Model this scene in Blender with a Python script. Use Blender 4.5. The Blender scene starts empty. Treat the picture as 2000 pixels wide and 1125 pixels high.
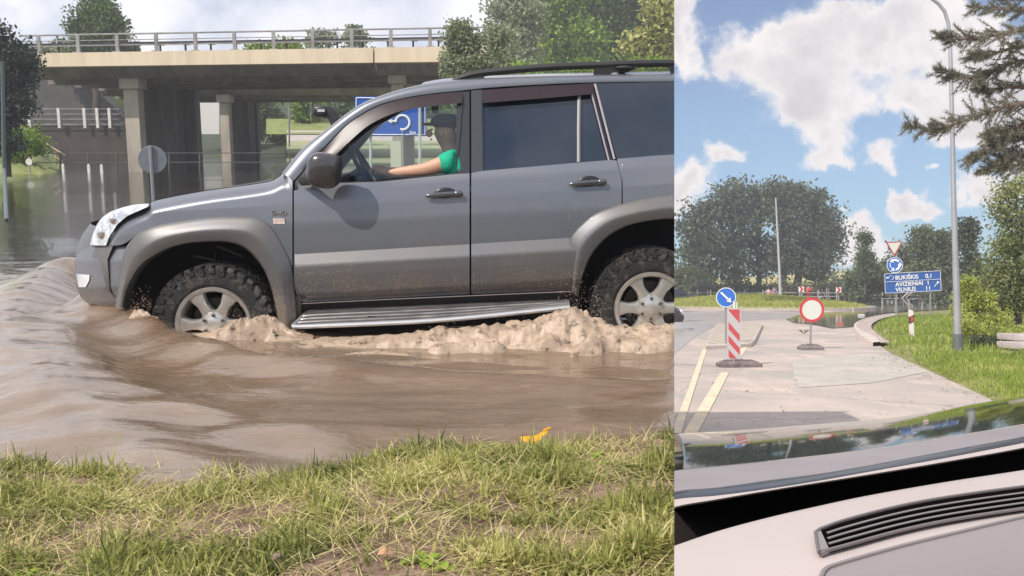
import bpy, bmesh, math, random
import numpy as np
from mathutils import Vector, Matrix, noise as mnoise
random.seed(7); rng = np.random.default_rng(11)
R = math.radians
S = bpy.context.scene
C = S.collection

# ------------------------------------------------------------------ camera
F = 1800.0; HZ = 570.0; CAMZ = 1.25; SEAM = (1317-1000)/F
cd = bpy.data.cameras.new('camera'); cam = bpy.data.objects.new('camera', cd); C.objects.link(cam)
cam.location = (0, 0, CAMZ); cam.rotation_euler = (R(90), 0, 0)
cd.sensor_width = 36; cd.lens = 36*F/2000; cd.shift_y = (HZ-562.5)/2000
cd.clip_start = 0.05; cd.clip_end = 3000
S.camera = cam
S.render.resolution_x = 1024; S.render.resolution_y = 576
S.view_settings.view_transform = 'Standard'; S.view_settings.look = 'None'
S.view_settings.exposure = 0.45; S.view_settings.gamma = 1.0

# ------------------------------------------------------------------ sun
SUND = Vector((.52, .55, -.64)).normalized()
sl = bpy.data.lights.new('sun', 'SUN'); sun = bpy.data.objects.new('sun', sl); C.objects.link(sun)
sl.energy = 3.6; sl.angle = R(.5); sl.color = (1, .93, .84)
sun.rotation_euler = SUND.to_track_quat('-Z', 'Y').to_euler()
sun.location = (-20, -20, 30)

# ------------------------------------------------------------------ world
world = bpy.data.worlds.new("World"); S.world = world; world.use_nodes = True
nt = world.node_tree; nt.nodes.clear()
def N(t, **k):
    n = nt.nodes.new(t)
    for a, b in k.items(): setattr(n, a, b)
    return n
def lk(a, b): nt.links.new(a, b)
def mth(op, a, b=None, c=None, clamp=False):
    n = N('ShaderNodeMath', operation=op); n.use_clamp = clamp
    for i, v in enumerate((a, b, c)):
        if v is None: continue
        if isinstance(v, (int, float)): n.inputs[i].default_value = v
        else: lk(v, n.inputs[i])
    return n.outputs[0]
def sstep(v, a, b):
    n = N('ShaderNodeMapRange', interpolation_type='SMOOTHSTEP'); lk(v, n.inputs['Value'])
    n.inputs['From Min'].default_value = a; n.inputs['From Max'].default_value = b
    return n.outputs[0]
def mixc(f, a, b):
    n = N('ShaderNodeMix', data_type='RGBA')
    if isinstance(f, (int, float)): n.inputs[0].default_value = f
    else: lk(f, n.inputs[0])
    for i, v in ((6, a), (7, b)):
        if isinstance(v, tuple): n.inputs[i].default_value = (*v, 1)
        else: lk(v, n.inputs[i])
    return n.outputs[2]
def build_world():
    tc = N('ShaderNodeTexCoord'); sep = N('ShaderNodeSeparateXYZ'); lk(tc.outputs['Generated'], sep.inputs[0])
    x, y, z = sep.outputs
    yy = mth('MAXIMUM', y, .08)
    u = mth('DIVIDE', x, yy); v = mth('DIVIDE', z, yy)
    comb = N('ShaderNodeCombineXYZ'); lk(u, comb.inputs[0]); lk(v, comb.inputs[1])
    def nz(scale, det, rough, vec=None, off=0.0, dist=0.0):
        n = N('ShaderNodeTexNoise'); n.inputs['Scale'].default_value = scale; n.inputs['Detail'].default_value = det
        n.inputs['Roughness'].default_value = rough; n.inputs['Distortion'].default_value = dist
        m = N('ShaderNodeMapping'); m.inputs['Location'].default_value = (off, off*.7, off*.3)
        lk(vec if vec else tc.outputs['Generated'], m.inputs[0]); lk(m.outputs[0], n.inputs['Vector'])
        return n
    dn = nz(9, 6, .6, comb.outputs[0], 3.1)
    dv = N('ShaderNodeVectorMath', operation='MULTIPLY_ADD')
    lk(dn.outputs['Color'], dv.inputs[0]); dv.inputs[1].default_value = (.13, .13, 0)
    lk(comb.outputs[0], dv.inputs[2])
    off = N('ShaderNodeVectorMath', operation='ADD'); lk(dv.outputs[0], off.inputs[0]); off.inputs[1].default_value = (-.065, -.065, 0)
    P = off.outputs[0]
    blobs = [(1475,105,95,62,1.2),(1560,150,110,80,1.3),(1600,60,110,60,1.1),(1700,90,110,70,1.3),(1800,50,110,65,1.2),(1890,110,110,90,1.2),
             (1980,190,110,110,1.2),(1850,210,100,70,1.1),(1745,205,80,50,.9),(1620,205,70,55,1.1),(1575,245,55,50,1.1),(1605,300,55,40,1.1),(1615,345,50,22,1.1),
             (1715,318,40,26,1.1),(1750,335,22,18,.8),(1335,30,40,60,1.2),(1360,110,22,40,.9),(1325,90,22,60,1.0),(1405,300,40,24,1.15),(1350,365,48,40,1.2),(1322,420,50,40,1.0),
             (1800,398,44,24,1.15),(1780,412,40,18,.9),(1935,370,55,24,1.05),(1960,300,90,30,.8),(1700,450,52,30,1.15),(1660,480,55,30,1.0),(1770,480,50,20,.8),(1985,340,40,50,.9),
             (1935,250,90,70,1.1),(1870,290,60,30,.7),(1845,345,16,9,.8),(1640,425,10,8,.7),(1620,500,60,10,.8),(1910,430,30,12,.6)]
    dens = None
    for (px, py, rx, ry, w) in blobs:
        s = N('ShaderNodeVectorMath', operation='MULTIPLY_ADD')
        cx, cy = (px-1000)/F, (HZ-py)/F
        sx, sy = F/rx/1.25, F/ry/1.25
        lk(P, s.inputs[0]); s.inputs[1].default_value = (sx, sy, 0); s.inputs[2].default_value = (-cx*sx, -cy*sy, 0)
        l = N('ShaderNodeVectorMath', operation='LENGTH'); lk(s.outputs[0], l.inputs[0])
        e = mth('MULTIPLY', sstep(l.outputs['Value'], 1.25, .0), w)
        dens = e if dens is None else mth('MAXIMUM', dens, e) if False else mth('SUBTRACT', mth('ADD', dens, e), mth('MULTIPLY', mth('MULTIPLY', dens, e), .55))
    n2 = nz(26, 8, .62, comb.outputs[0], 9.0)
    n6 = nz(75, 5, .6, comb.outputs[0], 14.0)
    d2 = mth('ADD', mth('ADD', dens, mth('MULTIPLY', mth('SUBTRACT', n2.outputs[0], .5), 1.5)), mth('MULTIPLY', mth('SUBTRACT', n6.outputs[0], .5), .55))
    front = sstep(y, .25, .4)
    mask = mth('MULTIPLY', sstep(d2, .17, .92), front)
    # general cloud cover of the rest of the sky (thicker to the left)
    n3 = nz(2.6, 7, .6, None, 5.0); n4 = nz(7, 7, .55, None, 2.0)
    leftness = mth('MULTIPLY', sstep(u, .16, .02), front)
    back = mth('SUBTRACT', 1.0, front)
    hi = sstep(z, .33, .5)
    cover = mth('MAXIMUM', mth('MAXIMUM', leftness, back), hi)
    m3 = mth('MULTIPLY', cover, sstep(n3.outputs[0], .34, .50))
    m3 = mth('MAXIMUM', m3, mth('MULTIPLY', leftness, .82))
    # cloud colour: bright edges, greyer thick middle
    n5 = nz(7, 6, .6, comb.outputs[0], 21.0)
    thick = sstep(mth('ADD', mth('MULTIPLY', d2, .30), mth('MULTIPLY', n5.outputs[0], 1.1)), .66, 1.16)
    ccol = mixc(thick, (.86, .80, .785), (.54, .51, .53))
    lcol = mixc(sstep(n4.outputs[0], .36, .62), (.45, .52, .64), (.98, .96, 1.0))
    # bright cloud low in the left sky
    sb = N('ShaderNodeVectorMath', operation='MULTIPLY_ADD'); lk(P, sb.inputs[0])
    sb.inputs[1].default_value = (9, 22, 0); sb.inputs[2].default_value = (.19*9, -.285*22, 0)
    lb = N('ShaderNodeVectorMath', operation='LENGTH'); lk(sb.outputs[0], lb.inputs[0])
    lcol = mixc(mth('MULTIPLY', sstep(lb.outputs['Value'], 1.5, .2), .9), lcol, (.93, .91, .95))
    sky = N('ShaderNodeTexSky', sky_type='NISHITA'); sky.sun_disc = False
    sky.sun_elevation = math.asin(-SUND.z); sky.sun_rotation = math.atan2(-SUND.x, -SUND.y)
    sky.air_density = 1.0; sky.dust_density = .6; sky.ozone_density = 2.0
    sc = N('ShaderNodeMix', data_type='RGBA', blend_type='MULTIPLY'); sc.inputs[0].default_value = 1
    lk(sky.outputs[0], sc.inputs[6]); sc.inputs[7].default_value = (.058, .067, .082, 1)
    # pale air low over the horizon
    base = mixc(mth('MULTIPLY', sstep(z, .35, .0), .35), sc.outputs[2], (.40, .64, .84))
    col = mixc(mask, base, ccol)
    col = mixc(m3, col, lcol)
    col = mixc(sstep(z, .0, -.05), col, (.22, .22, .18))
    bg = N('ShaderNodeBackground'); lk(col, bg.inputs[0]); bg.inputs[1].default_value = 1.0
    out = N('ShaderNodeOutputWorld'); lk(bg.outputs[0], out.inputs[0])
build_world()

# ------------------------------------------------------------------ frames of reference
# The photograph joins two places. Each stands on its own ground; the left one's ground climbs away from the camera.
TH = math.atan((HZ-275)/F)
ct, st_ = math.cos(TH), math.sin(TH)
ML = Matrix.Translation((0, 0, CAMZ)) @ Matrix.Rotation(TH, 4, 'X') @ Matrix.Translation((0, 0, -CAMZ))
def ray(px, py):
    return (px-1000)/F, 1.0, (HZ-py)/F
def LP(px, py, D):
    u, _, w = ray(px, py); y = ct + w*st_; z = -st_ + w*ct; k = D/y
    return (u*k, D, CAMZ + z*k)
def LG(px, py, z0=0.0):
    u, _, w = ray(px, py); y = ct + w*st_; z = -st_ + w*ct; k = (z0-CAMZ)/z
    return (u*k, y*k, z0)
def RP(px, py, D): return ((px-1000)/F*D, D, CAMZ + (HZ-py)/F*D)
def RG(px, py, z0=0.0):
    D = (CAMZ-z0)*F/(py-HZ); return ((px-1000)/F*D, D, z0)
SIDE = 'R'
TOP = {}; ORG = {}

# ------------------------------------------------------------------ materials
MATS = {}
def rgb(c): return (*c, 1)
def mat(name, col, rough=.6, metal=0.0, col2=None, nscale=6.0, bump=0.0, bscale=None, coat=0.0, stretch=(1,1,1), ramp=(.35,.65), spec=.5, detail=6, alpha=1.0, bdist=.02):
    if name in MATS: return MATS[name]
    m = bpy.data.materials.new(name); m.use_nodes = True; MATS[name] = m
    t = m.node_tree; b = t.nodes['Principled BSDF']
    b.inputs['Base Color'].default_value = rgb(col); b.inputs['Roughness'].default_value = rough
    b.inputs['Metallic'].default_value = metal; b.inputs['Coat Weight'].default_value = coat
    b.inputs['Specular IOR Level'].default_value = spec; b.inputs['Alpha'].default_value = alpha
    if col2 or bump:
        tc = t.nodes.new('ShaderNodeTexCoord'); mp = t.nodes.new('ShaderNodeMapping'); mp.inputs['Scale'].default_value = stretch
        t.links.new(tc.outputs['Object'], mp.inputs[0])
    if col2:
        n = t.nodes.new('ShaderNodeTexNoise'); n.inputs['Scale'].default_value = nscale; n.inputs['Detail'].default_value = detail; n.inputs['Roughness'].default_value = .62
        t.links.new(mp.outputs[0], n.inputs['Vector'])
        r = t.nodes.new('ShaderNodeValToRGB'); r.color_ramp.elements[0].position = ramp[0]; r.color_ramp.elements[1].position = ramp[1]
        r.color_ramp.elements[0].color = rgb(col); r.color_ramp.elements[1].color = rgb(col2)
        t.links.new(n.outputs[0], r.inputs[0]); t.links.new(r.outputs[0], b.inputs['Base Color'])
    if bump:
        n = t.nodes.new('ShaderNodeTexNoise'); n.inputs['Scale'].default_value = bscale or nscale*3; n.inputs['Detail'].default_value = 5
        t.links.new(mp.outputs[0], n.inputs['Vector'])
        bp = t.nodes.new('ShaderNodeBump'); bp.inputs['Strength'].default_value = bump; bp.inputs['Distance'].default_value = bdist
        t.links.new(n.outputs[0], bp.inputs['Height']); t.links.new(bp.outputs[0], b.inputs['Normal'])
    return m
def leafmat(name, c1, c2, c3=None, trans=.35, nscale=.6, rough=.5):
    m = bpy.data.materials.new(name); m.use_nodes = True; t = m.node_tree; b = t.nodes['Principled BSDF']
    g = t.nodes.new('ShaderNodeNewGeometry'); tc = t.nodes.new('ShaderNodeTexCoord')
    n = t.nodes.new('ShaderNodeTexNoise'); n.inputs['Scale'].default_value = nscale; n.inputs['Detail'].default_value = 3
    t.links.new(tc.outputs['Object'], n.inputs['Vector'])
    a = t.nodes.new('ShaderNodeMath'); a.operation = 'MULTIPLY_ADD'; t.links.new(g.outputs['Random Per Island'], a.inputs[0]); a.inputs[1].default_value = .55
    s = t.nodes.new('ShaderNodeMapRange'); s.inputs['From Min'].default_value = .3; s.inputs['From Max'].default_value = .7; s.inputs['To Max'].default_value = .5
    t.links.new(n.outputs[0], s.inputs[0]); t.links.new(s.outputs[0], a.inputs[2])
    r = t.nodes.new('ShaderNodeValToRGB'); e = r.color_ramp.elements; e[0].position = .15; e[1].position = .75; e[0].color = rgb(c1); e[1].color = rgb(c2)
    if c3: x = e.new(.98); x.color = rgb(c3)
    t.links.new(a.outputs[0], r.inputs[0]); t.links.new(r.outputs[0], b.inputs['Base Color']); b.inputs['Roughness'].default_value = rough
    b.inputs['Specular IOR Level'].default_value = .3
    tr = t.nodes.new('ShaderNodeBsdfTranslucent'); t.links.new(r.outputs[0], tr.inputs[0])
    mx = t.nodes.new('ShaderNodeMixShader'); mx.inputs[0].default_value = trans
    t.links.new(b.outputs[0], mx.inputs[1]); t.links.new(tr.outputs[0], mx.inputs[2]); t.links.new(mx.outputs[0], t.nodes['Material Output'].inputs[0])
    MATS[name] = m; return m

# ------------------------------------------------------------------ object helpers
def tag(o, label=None, cat=None, group=None, kind=None):
    if label: o['label'] = label
    if cat: o['category'] = cat
    if group: o['group'] = group
    if kind: o['kind'] = kind
    return o
def thing(name, label, cat, loc=(0,0,0), group=None):
    o = bpy.data.objects.new(name, None); C.objects.link(o); o.empty_display_size = .2
    o.location = loc; ORG[o] = Vector(loc); TOP[o] = SIDE
    return tag(o, label, cat, group)
class MB:
    def __init__(s): s.v = []; s.f = []; s.mi = []; s.q = []
    def add(s, vs, fs, m=0):
        k = len(s.v); s.v += [tuple(p) for p in vs]; s.f += [tuple(i+k for i in f) for f in fs]; s.mi += [m]*len(fs); return s
    def box(s, c, sz, rot=None, m=0):
        h = [x/2 for x in sz]; vs = [Vector((a*h[0], b*h[1], d*h[2])) for a in (-1,1) for b in (-1,1) for d in (-1,1)]
        if rot is not None:
            M = Matrix.Rotation(rot, 3, 'Z') if isinstance(rot, (int, float)) else rot
            vs = [M @ p for p in vs]
        vs = [p+Vector(c) for p in vs]
        return s.add(vs, [(0,1,3,2),(4,6,7,5),(0,4,5,1),(2,3,7,6),(0,2,6,4),(1,5,7,3)], m)
    def tube(s, path, rad, n=8, m=0, cap=True, flat=None):
        P = [Vector(p) for p in path]; k = len(P); rad = [rad]*k if isinstance(rad, (int, float)) else rad
        vs = []; prev = None
        for i in range(k):
            t = (P[min(i+1,k-1)]-P[max(i-1,0)]).normalized()
            a = Vector((0,0,1)) if abs(t.z) < .9 else Vector((0,1,0))
            if prev is not None: a = prev
            u = (a - t*a.dot(t)).normalized(); w = t.cross(u); prev = u
            for j in range(n):
                an = 2*math.pi*j/n; vs.append(P[i] + (u*math.cos(an) + w*math.sin(an)*(flat or 1))*rad[i])
        fs = [(i*n+j, i*n+(j+1)%n, (i+1)*n+(j+1)%n, (i+1)*n+j) for i in range(k-1) for j in range(n)]
        if cap: fs += [tuple(range(n-1,-1,-1)), tuple((k-1)*n+j for j in range(n))]
        return s.add(vs, fs, m)
    def grid(s, G, m=0, closed=False):
        a = len(G); b = len(G[0]); vs = [p for r in G for p in r]
        fs = [(i*b+j, (i+1)*b+j, (i+1)*b+j+1, i*b+j+1) for i in range(a-1) for j in range(b-1)]
        return s.add(vs, fs, m)
    def prism(s, pts, off, m=0):
        n = len(pts); P = [Vector(p) for p in pts]; o = Vector(off)
        return s.add(P+[p+o for p in P], [tuple(range(n)), tuple(range(2*n-1, n-1, -1))]+[(i, i+n, (i+1)%n+n, (i+1)%n) for i in range(n)], m)
    def lathe(s, c, axis, prof, n=32, m=0):
        A = Vector(axis).normalized(); u = A.orthogonal().normalized(); w = A.cross(u); c = Vector(c); vs = []
        for (r, h) in prof:
            for j in range(n):
                an = 2*math.pi*j/n; vs.append(c + A*h + (u*math.cos(an)+w*math.sin(an))*r)
        k = len(prof)
        fs = [(i*n+j, i*n+(j+1)%n, (i+1)*n+(j+1)%n, (i+1)*n+j) for i in range(k-1) for j in range(n)]
        return s.add(vs, fs, m)
    def ell(s, c, r, n=14, k=9, M=None, m=0, p=1.0):
        vs = []
        def q(x): return math.copysign(abs(x)**p, x)
        for i in range(k+1):
            th = math.pi*i/k
            for j in range(n):
                ph = 2*math.pi*j/n; v = Vector((r[0]*q(math.sin(th))*q(math.cos(ph)), r[1]*q(math.sin(th))*q(math.sin(ph)), r[2]*q(math.cos(th))))
                if M is not None: v = M @ v
                vs.append(v+Vector(c))
        return s.add(vs, [(i*n+j, (i+1)*n+j, (i+1)*n+(j+1)%n, i*n+(j+1)%n) for i in range(k) for j in range(n)], m)
    def build(s, name, m, parent=None, smooth=True, label=None, cat=None, group=None, kind=None, org=None, angle=40):
        me = bpy.data.meshes.new(name)
        V = np.array(s.v, dtype=float)
        if parent is not None:
            o3 = ORG[parent]
        else:
            o3 = Vector(org) if org is not None else Vector(((V[:,0].min()+V[:,0].max())/2, (V[:,1].min()+V[:,1].max())/2, V[:,2].min()))
        V = V - np.array(o3)
        me.from_pydata(V.tolist(), [], s.f)
        ms = m if isinstance(m, (list, tuple)) else [m]
        for x in ms: me.materials.append(x)
        if len(ms) > 1: me.polygons.foreach_set('material_index', s.mi)
        bm = bmesh.new(); bm.from_mesh(me); bmesh.ops.recalc_face_normals(bm, faces=bm.faces); bm.to_mesh(me); bm.free()
        if smooth:
            me.polygons.foreach_set('use_smooth', [True]*len(me.polygons)); me.set_sharp_from_angle(angle=R(angle))
        o = bpy.data.objects.new(name, me); C.objects.link(o)
        if parent is not None: o.parent = parent; ORG[o] = ORG[parent]
        else: o.location = o3; TOP[o] = SIDE; ORG[o] = o3
        return tag(o, label, cat, group, kind)
def npmesh(name, V, nper, m, parent=None, org=None, smooth=False, **kw):
    """V: (N, nper, 3) separate n-gons"""
    V = np.asarray(V, dtype=np.float64); n = V.shape[0]; flat = V.reshape(-1, 3)
    o3 = ORG[parent] if parent is not None else Vector(org) if org is not None else Vector(((flat[:,0].min()+flat[:,0].max())/2, (flat[:,1].min()+flat[:,1].max())/2, flat[:,2].min()))
    flat = flat - np.array(o3)
    me = bpy.data.meshes.new(name); me.vertices.add(n*nper); me.vertices.foreach_set('co', flat.ravel())
    me.loops.add(n*nper); me.loops.foreach_set('vertex_index', np.arange(n*nper))
    me.polygons.add(n); me.polygons.foreach_set('loop_start', np.arange(n)*nper)
    me.update(calc_edges=True); me.materials.append(m)
    o = bpy.data.objects.new(name, me); C.objects.link(o)
    if parent is not None: o.parent = parent; ORG[o] = ORG[parent]
    else: o.location = o3; TOP[o] = SIDE; ORG[o] = o3
    return tag(o, **kw)
def smoothp(pts, n=8):
    """Catmull-Rom through points"""
    P = [np.array(p, float) for p in pts]; out = []
    for i in range(len(P)-1):
        p0 = P[i-1] if i else 2*P[0]-P[1]; p1 = P[i]; p2 = P[i+1]; p3 = P[i+2] if i+2 < len(P) else 2*P[-1]-P[-2]
        for k in range(n):
            t = k/n; out.append(.5*((2*p1)+(-p0+p2)*t+(2*p0-5*p1+4*p2-p3)*t*t+(-p0+3*p1-3*p2+p3)*t**3))
    out.append(P[-1]); return out
def text_mesh(name, body, size, mt, parent, M, ext=.004, align='LEFT', label=None):
    cu = bpy.data.curves.new(name, 'FONT'); cu.body = body; cu.size = size; cu.extrude = ext; cu.align_x = align; cu.offset = size*.018
    o = bpy.data.objects.new(name, cu); C.objects.link(o)
    dg = bpy.context.evaluated_depsgraph_get(); me = bpy.data.meshes.new_from_object(o.evaluated_get(dg))
    bpy.data.objects.remove(o); bpy.data.curves.remove(cu)
    me.transform(Matrix.Translation(-ORG[parent]) @ M); me.materials.clear(); me.materials.append(mt)
    t = bpy.data.objects.new(name, me); C.objects.link(t); t.parent = parent; ORG[t] = ORG[parent]
    if label: t['label'] = label
    return t

# ---- foliage
def leafquads(cen, size, flat=0.0, elong=1.5):
    n = len(cen); a = rng.normal(size=(n,3)); a[:,2] *= (1-flat); a /= np.linalg.norm(a, axis=1)[:,None]
    b = rng.normal(size=(n,3)); b -= (b*a).sum(1)[:,None]*a; b /= np.linalg.norm(b, axis=1)[:,None]
    s = size*(.6+.8*rng.random(n))[:,None]; a = a*s*elong*.5; b = b*s*.5
    return np.stack([cen-a, cen-b*.8+a*.1, cen+a, cen+b*.8+a*.1], axis=1)
def crown_points(blobs, n_clump, n_leaf, csize, fill=.55):
    """blobs: list of centre(3), radii(3). returns leaf centres"""
    w = np.array([b[1][0]*b[1][2] for b in blobs]); w = w/w.sum(); out = []
    for (c, r), wi in zip(blobs, w):
        k = max(3, int(n_clump*wi)); d = rng.normal(size=(k,3)); d /= np.linalg.norm(d, axis=1)[:,None]
        rad = (fill+(1.03-fill)*rng.random(k)**.7)[:,None]
        cc = np.array(c)+d*rad*np.array(r)
        sz = csize*(.55+.9*rng.random(k))
        L = np.clip(rng.normal(size=(k, n_leaf, 3)), -1.5, 1.5)*.5*sz[:,None,None]*np.array([1,1,.7])+cc[:,None,:]
        out.append(L.reshape(-1,3))
    return np.concatenate(out)
def tree(name, label, fn, base, D, blobs, leaf, mt, bark, n_clump=120, n_leaf=60, csize=.6, od=None, tr=.25, cat='tree', group=None, depthr=1.0, trunk_top=None, limbs=True, fill=.5, fork=True):
    """base=(px,py) trunk foot at depth D; blobs = [(px,py,rx,ry[,dd])] at that depth, in units of the view"""
    b0 = Vector(fn(base[0], base[1], D)); B = []
    for q in blobs:
        dd = q[4] if len(q) > 4 else 0.0; c = fn(q[0], q[1], D+dd); B.append((c, (q[2]/F*D, q[2]/F*D*depthr, q[3]/F*D)))
    t = thing(name, label, cat, b0, group)
    leaf *= .55; csize *= .8; od = od or (7.0 if fn is LP else 1.7)
    area = sum(math.pi*r[0]*r[2]*.75 for c, r in B); tot = min(42000, od*area/(leaf*leaf*.55)); n_clump = max(6, int(tot/n_leaf))
    sub = []
    for c, r in B:
        sub.append((c, (r[0]*.7, r[1]*.7, r[2]*.7)))
        for q in range(4):
            a = random.uniform(0, 6.28); e = random.uniform(.40, .68); k = random.uniform(.22, .45)
            sub.append(((c[0]+math.cos(a)*e*r[0], c[1]+random.uniform(-.5,.5)*r[1], c[2]+math.sin(a)*e*r[2]), (r[0]*k, r[1]*k, r[2]*k)))
    B_, B = B, (sub if cat != 'hedge' and cat != 'thicket' else B)
    pts = crown_points(B, n_clump, n_leaf, csize, fill)
    npmesh('crown', leafquads(pts, leaf), 4, mt, t)
    B = B_; mb = MB()
    cx = Vector(np.mean([b[0] for b in B], axis=0)); tt = Vector(trunk_top) if trunk_top else Vector((b0.x+(cx.x-b0.x)*.3, b0.y+(cx.y-b0.y)*.3, b0.z+(cx.z-b0.z)*.95))
    path = [b0, b0.lerp(tt, .3)+Vector((tr*.3, 0, 0)), b0.lerp(tt, .65)-Vector((tr*.3,0,0)), tt]
    mb.tube(path, [tr*1.25, tr, tr*.7, tr*.3], 9)
    if limbs:
        for (c, r) in B:
            s0 = b0.lerp(tt, random.uniform(.35, .8)); c = Vector(c)
            mid = s0.lerp(c, .5)+Vector((0,0,-abs(c.z-s0.z)*.1)); mb.tube([s0, mid, c], [tr*.45, tr*.3, tr*.12], 6)
            for k in range(3):
                e = c+Vector((random.uniform(-1,1)*r[0], random.uniform(-1,1)*r[1], random.uniform(-.3,1)*r[2]))*.8
                mb.tube([mid, mid.lerp(e,.5)+Vector((0,0,.05*r[2])), e], [tr*.25, tr*.15, tr*.05], 5)
    mb.build('trunk', bark, t)
    return t
def fbm(x, y, z=0, o=4):
    return mnoise.fractal(Vector((x, y, z)), 1.0, 2.0, o)
# ================================================================== LEFT PLACE
SIDE = 'L'
D0 = 5.94; WID = 1.86; YC = D0 + WID/2
PAINT = mat('suv_paint', (.150,.165,.195), .36, .5, coat=.6, col2=(.168,.172,.19), nscale=1.1)
PAINT2 = mat('suv_trim_paint', (.125,.128,.140), .46, .4, coat=.2, col2=(.15,.14,.13), nscale=2)
BLACK = mat('black_plastic', (.012,.012,.013), .6)
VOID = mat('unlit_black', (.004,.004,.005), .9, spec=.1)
RUBBER = mat('tyre_rubber', (.014,.014,.014), .75, col2=(.12,.10,.08), nscale=16, bump=.35, bscale=60, ramp=(.52,.78))
ALLOY = mat('wheel_alloy', (.62,.60,.57), .32, .75, col2=(.42,.38,.33), nscale=9, ramp=(.45,.8))
CHROME = mat('chrome', (.75,.75,.76), .16, 1.0)
TINT = mat('tinted_glass', (.010,.018,.035), .05, spec=.7, coat=.3)
VISOR = mat('smoked_visor', (.020,.010,.014), .35, spec=.35)
CLEARMAT = bpy.data.materials.new('clear_glass'); CLEARMAT.use_nodes = True
t = CLEARMAT.node_tree; t.nodes.clear()
o_ = t.nodes.new('ShaderNodeOutputMaterial'); mx = t.nodes.new('ShaderNodeMixShader'); fr = t.nodes.new('ShaderNodeFresnel'); fr.inputs[0].default_value = 1.5
tp = t.nodes.new('ShaderNodeBsdfTransparent'); tp.inputs[0].default_value = (.92,.96,.95,1); gl = t.nodes.new('ShaderNodeBsdfGlossy'); gl.inputs['Roughness'].default_value = .02
t.links.new(fr.outputs[0], mx.inputs[0]); t.links.new(tp.outputs[0], mx.inputs[1]); t.links.new(gl.outputs[0], mx.inputs[2]); t.links.new(mx.outputs[0], o_.inputs[0])

def mudspray(m, top=.55):
    t = m.node_tree; b = t.nodes['Principled BSDF']; old = b.inputs['Base Color'].links[0].from_socket; tc = t.nodes.new('ShaderNodeTexCoord')
    sp = t.nodes.new('ShaderNodeSeparateXYZ'); t.links.new(tc.outputs['Object'], sp.inputs[0]); g = t.nodes.new('ShaderNodeMapRange'); g.inputs['From Min'].default_value = top; g.inputs['From Max'].default_value = .05; t.links.new(sp.outputs[2], g.inputs[0])
    a = t.nodes.new('ShaderNodeTexNoise'); a.inputs['Scale'].default_value = 75; a.inputs['Detail'].default_value = 3; t.links.new(tc.outputs['Object'], a.inputs[0])
    c = t.nodes.new('ShaderNodeTexNoise'); c.inputs['Scale'].default_value = 3.5; c.inputs['Detail'].default_value = 8; t.links.new(tc.outputs['Object'], c.inputs[0])
    q = t.nodes.new('ShaderNodeMath'); q.operation = 'MULTIPLY_ADD'; t.links.new(g.outputs[0], q.inputs[0]); q.inputs[1].default_value = .30; t.links.new(a.outputs[0], q.inputs[2])
    q2 = t.nodes.new('ShaderNodeMath'); q2.operation = 'MULTIPLY_ADD'; t.links.new(c.outputs[0], q2.inputs[0]); q2.inputs[1].default_value = .35; t.links.new(q.outputs[0], q2.inputs[2])
    f = t.nodes.new('ShaderNodeMapRange'); f.inputs['From Min'].default_value = .80; f.inputs['From Max'].default_value = .98; f.inputs['To Max'].default_value = .75; t.links.new(q2.outputs[0], f.inputs[0])
    mx = t.nodes.new('ShaderNodeMix'); mx.data_type = 'RGBA'; t.links.new(f.outputs[0], mx.inputs[0]); t.links.new(old, mx.inputs[6]); mx.inputs[7].default_value = (.24,.18,.13,1); t.links.new(mx.outputs[2], b.inputs['Base Color'])
    im = t.nodes.new('ShaderNodeMath'); im.operation = 'MULTIPLY_ADD'; t.links.new(f.outputs[0], im.inputs[0]); im.inputs[1].default_value = -.5; im.inputs[2].default_value = .5; t.links.new(im.outputs[0], b.inputs['Metallic'])
mudspray(PAINT); mudspray(PAINT2)
def pl(pts, n=8, smooth=True):
    q = smoothp(pts, n) if smooth and len(pts) > 2 else [np.array(p, float) for p in pts]
    X = np.array([p[0] for p in q]); Y = np.array([p[1] for p in q]); X = np.maximum.accumulate(X+np.arange(len(X))*1e-6)
    return lambda x: float(np.interp(x, X, Y))
def dside(px, py):
    s = py + .055*(px-575)
    d = float(np.interp(s, [330,345,365,400,440,480,540,575,592,620], [-.12,-.085,-.052,-.022,-.004,0,0,-.012,-.05,-.09]))
    if px < 310: d -= .42*((310-px)/165)**2.2
    return d
def dgh(px, py):
    s = py + .055*(px-900); return float(np.interp(s, [150,165,345], [-.29,-.262,-.085]))
def cp(px, py, d): return LP(px, py, D0-d)
def mirror_y(G): return [[(p[0], 2*YC-p[1], p[2]) for p in r] for r in G]

suv = thing('off_road_car', 'muddy grey five-door off-road car with roof rails driving through the brown flood', 'car', LG(740, 655))
def panel(name, xs, top, bot, m, dfn=dside, rows=26, parent=None, edge=.03, far=True, label=None, tt=None):
    """outer skin between two curves, with turned-in edges"""
    G = []
    for x in xs:
        a, b = top(x), bot(x); col = []
        for k in range(rows+1):
            t = k/rows; y = a+(b-a)*t; col.append(cp(x, y, dfn(x, y)))
        c0, c1 = Vector(col[0]), Vector(col[-1])
        col = [tuple(c0+Vector((0, edge, 0)))]+col+[tuple(c1+Vector((0, edge, 0)))]
        G.append(col)
    G = [[(p[0], p[1]+edge, p[2]) for p in G[0]]]+G+[[(p[0], p[1]+edge, p[2]) for p in G[-1]]]
    if far: q = MB(); q.grid(mirror_y(G)); q.build(name, m, parent or suv, angle=35)
    mb = MB(); mb.grid(G)
    return mb.build(name, m, parent or suv, label=label, angle=35)
def fr_(a, b, step=5):
    n = max(2, int(abs(b-a)/step)); return [a+(b-a)*i/n for i in range(n+1)]

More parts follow.
